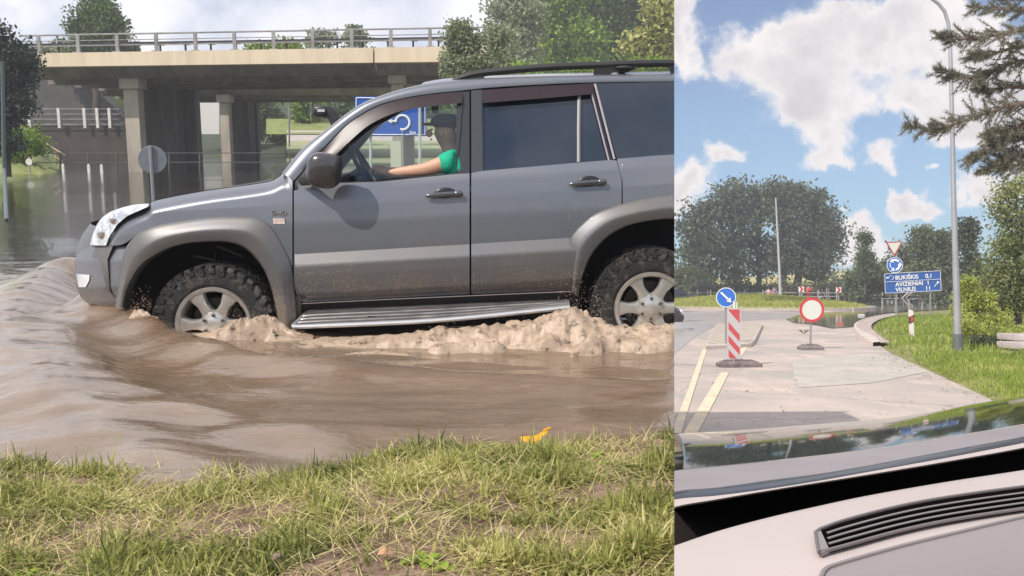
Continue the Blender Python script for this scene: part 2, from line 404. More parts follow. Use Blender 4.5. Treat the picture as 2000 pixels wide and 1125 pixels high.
# --- front wing, bumper, bonnet
wing_top = pl([(208,479),(213,463),(229,438),(248,422),(288,404),(300,393),(360,380),(420,370),(480,362),(530,353),(556,339),(571,353)], 6)
wing_bot = pl([(208,480),(240,477),(269,458),(307,442),(360,432),(413,425),(467,424),(507,428),(533,448),(560,496),(571,523)], 6)
def dwing(px, py):
    d = dside(px, py)
    if px < 560: d -= .10*max(0, 1-(py-wing_top(px))/26)**2
    return d
panel('front_wing', fr_(208,571,4), wing_top, wing_bot, PAINT, dwing)
bt = pl([(145,508),(152,495),(165,487),(176,481),(301,481)], smooth=False); bb = pl([(145,532),(149,561),(156,578),(168,591),(208,601),(230,601),(243,590),(252,562),(270,529),(285,512),(301,500)], smooth=False)
def dbump(px, py):
    return dside(px, 480) + float(np.interp(py, [480,508,560,590,602],[-.05,.0,.0,-.04,-.10]))
bumper = panel('front_bumper', fr_(145,301,3), bt, bb, PAINT, dbump)
# front fog lamp
mb = MB(); pts = [(149,535),(175,537),(174,548),(167,561),(153,561)]
mb.add([cp(x, y, dbump(x, y)+.012) for x, y in pts]+[cp(x, y, dbump(x, y)-.03) for x, y in pts], [(0,1,2,3,4)]+[(i, i+5, (i+1)%5+5, (i+1)%5) for i in range(5)])
mb.build('fog_lamp', mat('lamp_lens', (.75,.75,.76), .12, .2, coat=1.0), suv)
# headlight
ht = pl([(176,476),(180,460),(187,442),(197,428),(208,418),(222,411),(240,405),(262,400),(288,398)], 4); hb = pl([(176,479),(207,479.5),(213,463),(229,438),(248,422),(288,404)], smooth=False)
hl_m = mat('headlight_lens', (.50,.53,.56), .10, .55, col2=(.88,.88,.88), nscale=22, bump=.35, bscale=18, coat=1.0, ramp=(.4,.6))
def dhl(px, py): return dside(px, py)+.004-.05*max(0, 1-(py-ht(px))/14)**2
hl = panel('headlight', fr_(176,288,3), ht, hb, hl_m, dhl, rows=12)
mb = MB()
for (x, y, r) in ((200,455,.036),(222,428,.030)):
    mb.ell(cp(x, y, dhl(x, y)-.005), (r, .03, r*1.2), 16, 10)
mb.build('bulb_housing', CHROME, hl)
# bonnet and nose
sil = pl([(176,476),(187,442),(208,418),(240,405),(280,391),(320,378),(400,362),(450,354),(500,347),(545,341)], 5)
G = []
for x in fr_(190,548,6):
    cr = wing_top(x) if x > 292 else ht(x)+2
    e = Vector(cp(x, cr-1, dwing(x, cr)-.004 if x > 292 else dhl(x, cr)-.01)); m_ = Vector(LP(x, sil(x)-.3, YC)); row = []
    for k in range(25):
        t = k/12-1; y = YC+(YC-e.y)*t
        px_ = e.x*abs(t)**3 + (m_.x*.0+e.x)*(1-abs(t)**3); z = m_.z-(m_.z-e.z)*abs(t)**2.6
        # ribbed power bulges
        row.append((px_+(-.10*(1-t*t) if x < 260 else 0), y, z))
    G.append(row)
mb = MB(); mb.grid(G); mb.build('bonnet', PAINT, suv)
G = []
for k in range(13):   # nose: grille panel sweeping across the front
    t = k/6-1; y = YC+(WID/2-.12)*t; cx = -3.20+.52*t*t
    G.append([(cx+.12, y, LP(178,445,D0+.3)[2]), (cx+.05, y, LP(165,470,D0+.3)[2]), (cx, y, LP(150,500,D0+.3)[2]), (cx, y, LP(150,560,D0+.3)[2]), (cx+.10, y, LP(150,598,D0+.3)[2])])
mb = MB(); mb.grid(G); mb.build('grille', PAINT2, suv)

# --- doors
ftop = pl([(574,372),(663,357.5),(743,355),(893,339.5),(918,338.5)], smooth=False)
fbot = pl([(574,556),(577,570),(583,583),(592,590.5),(918,574)], smooth=False)
fd = panel('front_door', fr_(574,917,5), ftop, fbot, PAINT, rows=30, label='grey front door with the driver at its open window')
rtop = pl([(920.5,338),(942,334),(1125,318),(1197,312),(1204,314),(1212,346),(1214,350)], smooth=False)
rbot = pl([(920.5,574),(1112,567),(1114,480),(1116,464),(1142,435),(1170,415),(1214,400)], smooth=False)
rd = panel('rear_door', fr_(920.5,1112,5)+[1113,1114,1115,1116,1120,1126,1132,1138,1144,1150,1160,1170,1180,1190,1200,1204,1208,1212,1214], rtop, rbot, PAINT, rows=30)
qt = pl([(1203,310),(1215,309),(1340,300)], smooth=False); qb = pl([(1205.5,314),(1213,346),(1215.5,351),(1216.5,399),(1260,389),(1317,380),(1340,377)], smooth=False)
panel('rear_quarter_panel', [1205.5,1209,1213,1215.5,1216.5]+fr_(1217,1340,6), qt, qb, PAINT)
def moulding(name, x0, x1, par, top, chamf, bot):
    def dm(px, py):
        c = chamf(px); a = top(px); b = bot(px)
        return dside(px, py)+float(np.interp(py, [a, c, (c+b)/2, b-9, b], [.004,.042,.040,.030,-.01]))
    return panel(name, fr_(x0, x1, 5), top, bot, PAINT2, dm, rows=24, parent=par, far=False)
moulding('side_moulding', 575.5, 917, fd, pl([(575,497),(918,477)], smooth=False), pl([(575,521),(918,501)], smooth=False), pl([(575,556),(578,570),(585,583),(593,589),(918,573)], smooth=False))
moulding('side_moulding', 920.5, 1134, rd, pl([(920,476.5),(1115,464.5),(1142,486)], smooth=False), pl([(920,501),(1139,486.5),(1142,487)], smooth=False), pl([(920,573),(1112,566.5),(1134,560)], smooth=False))
# chrome line under the doors, sill, running board
mb = MB(); mb.tube([cp(590,593,-.045), cp(760,584.5,-.045), cp(1127,568.5,-.045)], .005, 6); mb.build('sill_trim', CHROME, suv)
mb = MB()
A = [cp(580,590,-.07), cp(1130,566,-.07)]; B = [cp(590,618,-.10), cp(1130,596,-.10)]
mb.grid([A, B]); mb.grid([B, [(p[0], p[1]+.05, p[2]-.12) for p in B]]); mb.build('sill', BLACK, suv)
bk = smoothp([(598,612),(620,604),(860,594),(1112,584)], 6); fr2 = smoothp([(572,637),(620,635.5),(860,624),(1113,599)], 6)
bk = [cp(x, y, -.07) for x, y in bk]; ft = [cp(x, y, .13) for x, y in fr2]
mb = MB(); G = []
for a, b in zip(bk, ft):
    a = Vector(a); b = Vector(b); G.append([tuple(a)]+[tuple(a.lerp(b, t)+Vector((0,0,h))) for t, h in ((.15,0),(.3,.0),(.32,.006),(.36,.006),(.38,0),(.5,0),(.52,.006),(.56,.006),(.58,0),(.7,0),(.72,.006),(.76,.006),(.78,0),(.97,0))])
mb.grid(G)
rb = mb.build('running_board', mat('board_grey', (.10,.10,.11), .35, .6, col2=(.25,.23,.21), nscale=14, stretch=(.4,3,1)), suv)
mb = MB(); mb.tube([(p[0], p[1], p[2]-.004) for p in ft], .016, 8); mb.tube([bk[0], bk[0], ft[0]], .014, 8); mb.build('lip', mat('board_lip', (.62,.62,.62), .3, .7), rb)
for f in (.2,.5,.8):
    i = int(f*(len(bk)-1)); mb = MB(); mb.box(((bk[i][0]+ft[i][0])/2, bk[i][1]+.02, bk[i][2]-.06), (.05,.3,.04)); mb.build('board_bracket', BLACK, rb)

# --- wheel arch flares
def flare(name, outer, inner, lip=.11, par=None):
    O = smoothp(outer, 6); I = smoothp(inner, 6); G = []
    prof = [(0,.0),(.04,.010),(.15,.020),(.3,.034),(.48,.050),(.54,.052),(.62,.051),(.8,.045),(.95,.036),(1,.02)]
    for a, b in zip(O, I):
        row = []
        for t, d in prof:
            x, y = a*(1-t)+b*t; row.append(cp(x, y, dside(x, min(y, 575))+d))
        p = row[-1]; row.append((p[0], p[1]+lip, p[2])); G.append(row)
    q = MB(); q.grid(mirror_y(G)); q.build(name, PAINT2, suv, angle=30); mb = MB(); mb.grid(G); return mb.build(name, PAINT2, suv, angle=30)
flare('wheel_arch', [(225,601),(229,570),(235,530),(241,495),(250,477),(269,457),(307,441),(360,431),(413,424),(467,423),(507,427),(533,447),(560,495),(571,525),(577,580),(578,625),(572,655)],
      [(240,600),(246,572),(256,548),(268,528),(284,512),(302,500),(330,486),(362,477),(400,473),(440,473),(473,482),(498,503),(517,530),(530,565),(538,600),(544,635),(548,657)])
flare('wheel_arch', [(1112,566),(1112,530),(1112,495),(1115,464),(1142,434),(1170,414),(1216,398),(1260,388),(1317,379),(1345,376)],
      [(1130,580),(1134,555),(1142,528),(1156,497),(1184,465),(1219,444),(1256,434),(1290,429),(1317,427),(1345,427)])
# wing vertical side behind front wheel down to the sill
mb = MB(); G = []
for x in (571,576,582,588): G.append([cp(x, y, dside(x, y)+.0) for y in (523 if x < 573 else 575+(x-576), 600, 650)])
mb.grid(G); mb.build('mud_flap', PAINT2, suv)

# --- dark inner structure
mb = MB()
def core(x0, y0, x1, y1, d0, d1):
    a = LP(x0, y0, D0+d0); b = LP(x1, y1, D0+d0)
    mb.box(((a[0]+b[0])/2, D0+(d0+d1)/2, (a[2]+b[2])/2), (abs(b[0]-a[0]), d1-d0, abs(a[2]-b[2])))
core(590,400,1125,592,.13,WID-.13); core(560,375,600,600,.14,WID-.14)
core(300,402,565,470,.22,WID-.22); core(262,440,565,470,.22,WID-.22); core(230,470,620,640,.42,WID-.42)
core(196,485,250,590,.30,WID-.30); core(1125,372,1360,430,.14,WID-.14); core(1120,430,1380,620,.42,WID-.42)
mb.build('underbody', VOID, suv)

# --- greenhouse: roof band and front pillar
up = smoothp([(551,338),(591,290),(637,253),(682,218),(717,197),(770,178),(823,165),(877,157),(960,152),(1060,148),(1160,146),(1340,143)], 6)
lo = smoothp([(575,354),(623,301),(671,250),(703,226),(743,205),(797,191),(850,183),(903,178),(960,172),(1060,166),(1161,162),(1340,160)], 6)
G = []
for a, b in zip(up, lo):
    row = []
    for t, e in ((0,-.035),(.12,-.012),(.35,0),(.7,.0),(.93,-.004),(1,-.012)):
        x, y = a*(1-t)+b*t; row.append(cp(x, y, dgh(x, y)+e))
    p = row[-1]; row.append((p[0], p[1]+.05, p[2])); p = row[0]; row = [(p[0], p[1]+.06, p[2])]+row; G.append(row)
mb = MB(); mb.grid(mirror_y(G)); mb.build('roof_side', PAINT, suv, angle=50); mb = MB(); mb.grid(G); mb.build('roof_side', PAINT, suv, angle=50)
# roof skin
G = []
for a in up[36:]:
    e = Vector(cp(a[0], a[1], dgh(a[0], a[1])-.035)); G.append([(e.x, e.y+(2*(YC-e.y))*k/16, e.z+.045*(1-abs(k/8-1)**2.4)) for k in range(17)])
mb = MB(); mb.grid(G); mb.build('roof', PAINT, suv)
# windscreen
G = []
for a in up[:38]:
    e = Vector(cp(a[0], a[1], dgh(a[0], a[1])-.045)); G.append([(e.x-.035*(1-abs(k/8-1)**2), e.y+(2*(YC-e.y))*k/16, e.z+.0) for k in range(17)])
mb = MB(); mb.grid(G); mb.build('windscreen', CLEARMAT, suv)
def poly(name, pts, m, d=0.0, par=suv, th=.012, far=False, dfn=dgh):
    a = [Vector(cp(x, y, dfn(x, y)+d)) for x, y in pts]; mb = MB(); mb.prism(a, (0, th, 0))
    if far: mb.prism([(p.x, 2*YC-p.y, p.z) for p in a], (0, -th, 0))
    return mb.build(name, m, par, smooth=False)
# window surround behind the visor, door frames
visf_up = lo[:43]; 
vis_lo = smoothp([(640,322),(661,298),(682,277),(717,247),(757,226),(797,214),(850,207),(903,201)], 6)
vup = smoothp([(590,345),(625,301),(671,251),(703,227),(743,206),(797,192),(850,184),(903,179)], 6)
G = [[cp(a[0], a[1], dgh(*a)-.006), cp(*( a*.6+b*.4), dgh(*a)+.018), cp(b[0], b[1], dgh(*b)+.022)] for a, b in zip(vup, vis_lo)]
mb = MB(); mb.grid(G); mb.build('wind_deflector', VISOR, fd)
poly('quarter_cover', [(576,356),(600,327),(640,322),(662,357),(576,372)], PAINT2, -.006, fd)
poly('window_frame', [(892,203),(903,180),(917,178),(917,338),(889,338)], mat('frame_dark', (.035,.038,.042), .3, .3, coat=.3), -.004, fd, .03)
mb = MB(); mb.tube([cp(902,206,dgh(902,206)+.004), cp(897,270,dgh(897,270)+.004), cp(890,337,dgh(890,337)+.004)], .004, 6); mb.tube([cp(664,357,dgh(664,355)+.002), cp(743,354.5,dgh(743,354)), cp(893,339,dgh(893,339)+.004)], .005, 6); mb.build('window_seal', mat('seal', (.03,.03,.03), .3), fd)
vis2u = [(941,176),(1050,168),(1161,163)]; vis2l = [(943,201),(1050,193),(1155,184)]
G = [[cp(a[0], a[1], dgh(*a)-.006), cp((a[0]+b[0])/2, (a[1]+b[1])/2, dgh(*a)+.016), cp(b[0], b[1], dgh(*b)+.022)] for a, b in zip(vis2u, vis2l)]
mb = MB(); mb.grid(G); mb.build('wind_deflector', VISOR, rd)
FRM = mat('pillar_grey', (.055,.06,.065), .3, .4, coat=.4)
poly('window_frame', [(920,177),(941,175),(943,335),(920.5,337)], FRM, -.003, rd, .03)
poly('window_pane', [(942,180),(1161,165),(1199,313),(942,334)], TINT, -.03, rd, .006)
mb = MB()
mb.tube([cp(1131,184,dgh(1131,184)-.012), cp(1130,250,dgh(1130,250)-.012), cp(1130,317,dgh(1130,317)-.012)], .012, 6)
mb.build('divider_bar', mat('bar_grey', (.30,.29,.29), .35, .5), rd)
mb = MB(); mb.tube([cp(1156,185,dgh(1156,185)), cp(1189,313,dgh(1189,313))], .006, 6); mb.tube([cp(1162,164,dgh(1162,164)+.003), cp(1200,311,dgh(1200,311)+.003)], .008, 6)
mb.build('window_seal', mat('seal_bright', (.42,.36,.37), .35, .4), rd)
poly('rear_side_window', [(1163,163),(1340,160),(1340,300),(1204,309)], TINT, -.006, suv, .01)
mb = MB(); e = [Vector(cp(x, y, dgh(x, y)-.03)) for x, y in ((1214,190),(1322,186),(1322,296),(1236,302))]
for i in range(4): mb.tube([e[i]+Vector((0,.026,0)), e[(i+1)%4]+Vector((0,.026,0))], .006, 5)
# far-side rear window panes so the cabin is closed
for pts in ([(942,180),(1161,165),(1199,313),(942,334)], [(1163,163),(1340,160),(1340,300),(1204,309)], [(920,177),(941,175),(943,335),(920,337)]):
    mb = MB(); mb.prism([(p[0], 2*YC-p[1], p[2]) for p in [cp(x, y, dgh(x, y)-.02) for x, y in pts]], (0, -.01, 0)); mb.build('far_side_window', TINT, suv, smooth=False)
# roof rail
mb = MB()
rt = smoothp([(884,155),(905,148),(935,141),(1000,134),(1080,128),(1160,125),(1240,122),(1300,121),(1345,122)], 5)
for s in (0, 1):
    P = [Vector(cp(x, y+2.5, dgh(x, 150)-.06)) for x, y in rt]
    if s: P = [Vector((p.x, 2*YC-p.y, p.z)) for p in P]
    mb = MB(); mb.tube(P, [.012+.012*min(1, i/6) for i in range(len(P))], 8); mb.build('roof_rail', BLACK, suv)
for (pts) in ([(878,159),(905,149),(960,139),(948,146),(941,156)], [(1160,128),(1240,124),(1243,130),(1228,141),(1205,140),(1195,142),(1192,149),(1160,151)], [(1297,124),(1345,123),(1345,147),(1312,147),(1309,133)]):
    a = [Vector(cp(x, y, dgh(x, 150)-.045)) for x, y in pts]; mb = MB(); mb.prism(a, (0,.035,0)); mb.build('rail_foot', BLACK, suv); mb = MB(); mb.prism([(p.x, 2*YC-p.y, p.z) for p in a], (0,-.035,0)); mb.build('rail_foot', BLACK, suv)
# aerial base / bar clamp on the rail
mb = MB(); c = cp(1219,133,-.33); mb.ell(c, (.075,.06,.020), 14, 8); mb.box((c[0], YC, c[2]), (.05, WID-.66, .02)); mb.build('roof_bar', BLACK, suv)

# --- door mirror (near side) with bracket
mir = MB(); c = Vector(LP(633, 333, D0-.12))
M3 = Matrix.Rotation(R(8), 3, 'Y')
mir.ell(c, (.108,.075,.112), 24, 16, M3, p=.72)
mo = mir.build('door_mirror', mat('mirror_cap', (.055,.05,.052), .22, .5, coat=.8), suv)
mb = MB(); mb.tube([LP(590,352,D0+.05), LP(603,352,D0-.06), LP(622,352,D0-.12)], [.035,.03,.028], 8, flat=.7); mb.build('mirror_arm', BLACK, mo)
mb = MB(); mb.ell(c+Vector((.075,0,.0)), (.035,.062,.095), 16, 10, M3, p=.7); mb.build('mirror_glass_rim', BLACK, mo)
# door handles
def handle(cx, cy, slope, par):
    mb = MB(); r = Matrix.Rotation(-slope, 3, 'Y')
    c = Vector(cp(cx, cy, dside(cx, cy)+.028)); mb.ell(c, (.122,.013,.017), 20, 10, r, p=.8); mb.ell(c+Vector((.09,0,.006)), (.034,.016,.021), 12, 8, r)
    h = mb.build('handle', mat('handle_grey', (.10,.105,.115), .2, .6, coat=.6), par)
    mb = MB(); mb.ell(Vector(cp(cx+2, cy-1, dside(cx, cy)-.004)), (.075,.012,.042), 20, 10, r); mb.build('handle_cup', mat('cup_dark', (.02,.021,.024), .3, .3), par)
handle(867, 380, .08, fd); handle(1148, 357, .08, rd)
# badge: small silver letters over a pale plate
bd = MB(); bd.box(cp(545,432,dside(545,432)+.004), (.075,.006,.036)); bo = bd.build('badge', mat('badge_pink', (.62,.42,.36), .3, .3, col2=(.8,.75,.72), nscale=30), suv)
Mt = Matrix.Translation(cp(530,419,dside(545,415)+.006)) @ Matrix.Rotation(R(90), 4, 'X') @ Matrix.Rotation(R(-3), 4, 'Z')
text_mesh('badge_letters', 'D-4D', .042, CHROME, suv, Mt, .003)

# --- wheels
def wheel(px, py, r_t, r_r, lbl):
    c = Vector(cp(px, py, .02)); mt = MB(); k = r_t
    prof = [(r_r, .02),(r_r+.012,-.0),(r_r+.03,-.012),(k*.80,-.018),(k*.90,-.012),(k*.955,.006),(k*.965,.03),(k*.965,.24),(k*.95,.262),(k*.80,.28),(r_r,.27)]
    mt.lathe(c, (0,1,0), prof, 72)
    nl = 34
    for i in range(nl):
        a = 2*math.pi*i/nl; w = .5*2*math.pi*k/nl
        for (a2, yc, dy, rr, dr, wl) in ((0,.018,.075,.955,.040,1.15), (.5,.085,.055,.968,.030,1.1), (.0,.145,.055,.968,.030,1.1), (.5,.205,.06,.965,.032,1.1), (.0,.255,.05,.955,.035,1.15)):
            an = a+a2*2*math.pi/nl; M = Matrix.Rotation(an, 3, 'Y'); sk = Matrix.Rotation(R(18 if a2 else -16), 3, 'Z')
            cc = c+M @ Vector((0, yc, k*rr)); mt.box(cc, (w*wl*(1.25 if i % 2 else 1), dy, k*dr*2), M @ sk)
        # side biters on the shoulder
        M = Matrix.Rotation(a+.02, 3, 'Y'); mt.box(c+M @ Vector((0, -.010, k*(.885 if i % 2 else .905))), (w*.95, .026, k*(.11 if i % 2 else .075)), M)
    ty = mt.build('tyre', RUBBER, suv, smooth=True, angle=25)
    rm = MB(); rm.lathe(c, (0,1,0), [(r_r+.012,.0),(r_r+.006,-.010),(r_r-.014,-.006),(r_r-.022,.01),(r_r-.03,.05),(r_r-.03,.2)], 60)
    rm.lathe(c, (0,1,0), [(0,-.004),(.035,-.006),(.05,.000),(.088,.006),(.10,.03)], 36)
    for i in range(6):
        M = Matrix.Rotation(math.pi/6+i*math.pi/3, 3, 'Y'); G = []
        for (rr, hw, y) in ((.07,.050,.012),(.11,.036,.010),(.15,.034,.006),(.19,.046,.004),(r_r-.012,.062,.006)):
            G.append([tuple(c+M @ Vector((s*hw, y+dy, rr))) for s, dy in ((-1,.05),(-1,.012),(-.82,.0),(0,-.006),(.82,.0),(1,.012),(1,.05))])
        rm.grid(G)
    ro = rm.build('rim', ALLOY, suv, angle=45)
    for i in range(6):
        nb = MB(); M = Matrix.Rotation(i*math.pi/3, 3, 'Y'); nb.lathe(c+M @ Vector((0,0,.068)), (0,1,0), [(0,-.012),(.010,-.012),(.012,.012),(.019,.004),(.021,.012)], 8); nb.build('wheel_nut', mat('nut_steel', (.20,.18,.17), .3, .9), ro)
    db = MB(); db.lathe(c, (0,1,0), [(0,.10),(.17,.10),(.17,.12)], 30); db.build('brake_disc', mat('brake_iron', (.05,.045,.04), .5, .6), ro)
    return ty
wheel(418, 636, 122*D0/F, 74*D0/F, 'front'); wheel(1272, 603, 119*D0/F, 70*D0/F, 'rear')
# suspension parts in the arch
mb = MB(); mb.tube([cp(425,480,-.35), cp(478,503,-.30)], .010, 6); mb.tube([cp(380,500,-.33), cp(420,508,-.3), cp(421,495,-.3)], .008, 6); mb.build('suspension_arm', mat('dirty_steel', (.10,.09,.08), .6, .5), suv)

# --- cabin
mb = MB(); CL = mat('cabin_dark', (.028,.028,.032), .8)
def cab(px0, py0, px1, py1, y0, y1, q=mb):
    a = LP(px0, py0, D0+.2); b = LP(px1, py1, D0+.2); q.box(((a[0]+b[0])/2, D0+(y0+y1)/2, (a[2]+b[2])/2), (abs(b[0]-a[0]), y1-y0, abs(a[2]-b[2])))
for y0 in (.28, 1.08):
    s = MB(); c = Vector(LP(905, 300, D0+y0+.25)); Mx = Matrix.Rotation(R(12), 3, 'Y')
    s.ell(c+Vector((0,0,-.05)), (.085,.24,.36), 16, 12, Mx, p=.6); s.ell(c+Vector((.07,0,.36)), (.05,.13,.10), 14, 10, Mx, p=.7)
    s.ell(c+Vector((-.25,0,-.42)), (.28,.25,.08), 16, 10, p=.6); s.build('seat', mat('seat_fabric', (.05,.055,.062), .8), suv)
cab(600,352,680,400,.14,WID-.14); mb.build('dashboard', CL, suv)
sw = MB(); c = Vector(LP(712, 330, D0+.36)); ax = Vector((1,0,.55)).normalized(); u = ax.orthogonal().normalized(); w_ = ax.cross(u)
sw.tube([c+(u*math.cos(a)+w_*math.sin(a))*.19 for a in [2*math.pi*i/28 for i in range(29)]], .015, 7, cap=False)
for a in (.3, 2.2, 4.0): sw.tube([c, c+(u*math.cos(a)+w_*math.sin(a))*.19], .014, 6)
sw.tube([c, c-ax*.2], .03, 8); sw.build('steering_wheel', BLACK, suv)
mm = MB(); c = Vector(LP(850, 212, YC-.1)); mm.box(c, (.03,.24,.065)); mm.tube([c, c+Vector((-.02,0,.10))], .01, 6); mm.build('rear_view_mirror', BLACK, suv)
pane = poly('window_pane', [(600,330),(671,252),(743,207),(850,186),(903,180),(893,339),(664,356),(600,350)], CLEARMAT, -.02, fd, .003)
# snorkel on the far side front pillar
sn = MB(); yb = D0+WID+.03
P = [LP(x, y, yb) for x, y in ((612,330),(640,300),(652,270),(658,245),(650,224),(640,215))]
sn.tube(P, [.035,.04,.045,.05,.05,.045], 12); a = Vector(LP(628,217,yb)); sn.ell(a, (.075,.055,.048), 18, 12, p=.7)
so = sn.build('snorkel', mat('snorkel_black', (.02,.02,.022), .4), suv)
sn = MB(); sn.box(LP(627,216,yb-.055), (.06,.006,.022)); sn.build('air_intake_badge', mat('pale_grey', (.45,.45,.45), .5), so)

# --- people
SKIN = mat('skin', (.52,.30,.20), .55, col2=(.45,.25,.17), nscale=20)
def skinbody(name, verts, edges, radii, m, parent, root=0, sub=2, label=None):
    me = bpy.data.meshes.new(name); o3 = ORG[parent]; me.from_pydata([tuple(Vector(v)-o3) for v in verts], edges, [])
    o = bpy.data.objects.new(name, me); C.objects.link(o)
    s = o.modifiers.new('skin', 'SKIN'); s.use_smooth_shade = True
    for i, r in enumerate(radii):
        d = me.skin_vertices[0].data[i]; d.radius = (r, r) if isinstance(r, (int, float)) else r; d.use_root = (i == root)
    u = o.modifiers.new('sub', 'SUBSURF'); u.levels = sub; u.render_levels = sub
    dg = bpy.context.evaluated_depsgraph_get(); m2 = bpy.data.meshes.new_from_object(o.evaluated_get(dg)); o.modifiers.clear(); o.data = m2; o.data.name = name
    m2.materials.clear(); m2.materials.append(m); m2.polygons.foreach_set('use_smooth', [True]*len(m2.polygons))
    o.parent = parent; ORG[o] = ORG[parent]; return tag(o, label)
drv = thing('person', 'driver in a green short-sleeved shirt and dark cap, arm stretched to the steering wheel', 'person', LP(880, 420, D0+.42))
yd = D0+.32
def dp(x, y, dy=0): return LP(x, y, yd+dy)
hip = dp(868,430); sp = dp(880,385); ch = dp(888,330); nk = dp(880,292); hd = dp(868,262); hd2 = dp(870,243)
shn = dp(884,312,-.19); eln = dp(832,331,-.20); wrn = dp(762,338,-.17); hnn = dp(738,334,-.15)
shf = dp(884,312,.17); elf = dp(835,345,.14); wrf = dp(765,335,.08); hnf = dp(742,330,.05)
kn = dp(770,430,-.1); kf = dp(770,430,.1)
V = [hip, sp, ch, nk, hd, hd2, shn, eln, wrn, hnn, shf, elf, wrf, hnf, kn, kf]
E = [(0,1),(1,2),(2,3),(3,4),(4,5),(2,6),(6,7),(7,8),(8,9),(2,10),(10,11),(11,12),(12,13),(0,14),(0,15)]
Rr = [.14,(.14,.13),(.15,.13),.048,(.098,.085),(.085,.078),.062,.045,.033,(.035,.02),.062,.045,.033,(.035,.02),.08,.08]
# fingers of both hands, closed on the rim
for hi_, (b, sg) in ((9, (Vector(hnn), -1)), (13, (Vector(hnf), 1))):
    for k in range(5):
        o1 = Vector((-.028, .012*(k-2)*.9, .020-.009*k*.5)); o2 = o1+Vector((-.022, .004*(k-2), -.026)); o3_ = o2+Vector((.012,0,-.018))
        if k == 4: o1 = Vector((-.012,-.030*sg,.012)); o2 = o1+Vector((-.022,.0,.006)); o3_ = o2+Vector((-.014,.006,-.006))
        i = len(V); V += [tuple(b+o1), tuple(b+o2), tuple(b+o3_)]; E += [(hi_, i), (i, i+1), (i+1, i+2)]; Rr += [.010,.009,.008]
skinbody('body', V, E, Rr, SKIN, drv)
GREEN = mat('green_shirt', (.0,.36,.21), .8, col2=(.0,.28,.16), nscale=12, bump=.2)
shirt_v = [dp(870,420), dp(880,385), dp(888,335), dp(883,302), dp(884,312,-.19), dp(850,325,-.20), dp(884,312,.17), dp(850,328,.16)]
skinbody('shirt', shirt_v, [(0,1),(1,2),(2,3),(2,4),(4,5),(2,6),(6,7)], [.155,.155,(.168,.145),.075,.088,.070,.088,.070], GREEN, drv)
cb = MB(); c = Vector(dp(872,238)); cb.ell(c, (.108,.092,.055), 18, 10); cb.ell(c+Vector((-.10,0,-.015)), (.07,.075,.012), 14, 6); cb.build('cap', mat('cap_dark', (.03,.035,.05), .8), drv)
h = Vector(dp(866,259))
for nm_, o3_, r3_ in (('nose',(-.095,0,-.005),(.022,.015,.026)),('ear',(-.01,-.082,0),(.02,.012,.032)),('ear',(-.01,.082,0),(.02,.012,.032))):
    fc = MB(); fc.ell(h+Vector(o3_), r3_, 8, 6); fc.build(nm_, SKIN, drv)
FACED = mat('face_dark', (.10,.04,.035), .5)
for nm_, o3_, r3_ in (('eye',(-.078,-.03,.02),(.008,.012,.006)),('eye',(-.078,.03,.02),(.008,.012,.006)),('mouth',(-.082,0,-.045),(.008,.024,.006))):
    fc = MB(); fc.ell(h+Vector(o3_), r3_, 8, 5); fc.build(nm_, FACED, drv)

# ================================================================== left water
def polyd(px, py, poly):
    """distance to polyline and parameter along it"""
    best = None
    for i in range(len(poly)-1):
        ax, ay = poly[i]; bx, by = poly[i+1]; dx, dy = bx-ax, by-ay; L = dx*dx+dy*dy
        t = np.clip(((px-ax)*dx+(py-ay)*dy)/L, 0, 1); d = np.hypot(px-ax-t*dx, py-ay-t*dy); sg = np.sign((px-ax)*dy-(py-ay)*dx); s = i+t
        if best is None: best = [d, s, sg]
        else:
            m = d < best[0]; best = [np.where(m, d, best[0]), np.where(m, s, best[1]), np.where(m, sg, best[2])]
    return best
def gl(pts, z): return [LG(x, y, z)[:2] for x, y in smoothp(pts, 5)]
R1 = gl([(205,592),(245,612),(300,640),(400,668),(520,688),(700,700),(900,712),(1100,722),(1400,730)], .08)
R2 = gl([(175,528),(120,528),(75,550),(35,590),(15,640),(60,700),(150,770),(250,830),(330,880),(400,930)], .10)
R3 = gl([(170,600),(130,640),(150,690),(230,745),(330,780),(450,810),(650,840)], .05)
def water_z(X, Y):
    d1, s1, g1 = polyd(X, Y, R1); d2, s2, g2 = polyd(X, Y, R2); d3, s3, g3 = polyd(X, Y, R3)
    a1 = np.interp(s1, [0,5,15,20,30,45], [.20,.17,.10,.07,.045,.03]); z = a1*np.exp(-(d1/np.where(g1 > 0, .20, .13))**2)
    a2 = np.interp(s2, [0,5,15,25,35,50], [.22,.20,.13,.12,.08,.04]); z += a2*np.exp(-(d2/.28)**2)
    z += .05*np.exp(-(d3/.16)**2)
    return z
wx = np.arange(-6.9, 1.95, .028); wy = np.arange(2.5, 10.0, .028)
X, Y = np.meshgrid(wx, wy, indexing='ij'); Z = water_z(X, Y)
fade = np.clip((10.0-Y)/1.2, 0, 1)*np.clip((X+6.9)/.6, 0, 1)
rip = np.zeros_like(Z)
for i in range(X.shape[0]):
    for j in range(X.shape[1]):
        x, y = X[i, j], Y[i, j]
        rip[i, j] = .018*mnoise.noise(Vector((x*1.6, y*4.5, 0)))+.006*mnoise.noise(Vector((x*4, y*10, 3)))+.022*max(0, min(1, (-x-.9)/.8))*mnoise.noise(Vector((x*2.2+y*1.3, y*3.4-x, 11)))+.0012*mnoise.noise(Vector((x*12, y*26, 7)))
Z = (Z+rip)*fade
mb = MB(); nx, ny = X.shape
V = [(X[i,j], Y[i,j], Z[i,j]) for i in range(nx) for j in range(ny)]
Fc = []
for i in range(nx-1):
    for j in range(ny-1):
        if Y[i,j] > 6.6 and X[i,j] > -.05: continue
        Fc.append((i*ny+j, (i+1)*ny+j, (i+1)*ny+j+1, i*ny+j+1))
mb.add(V, Fc)
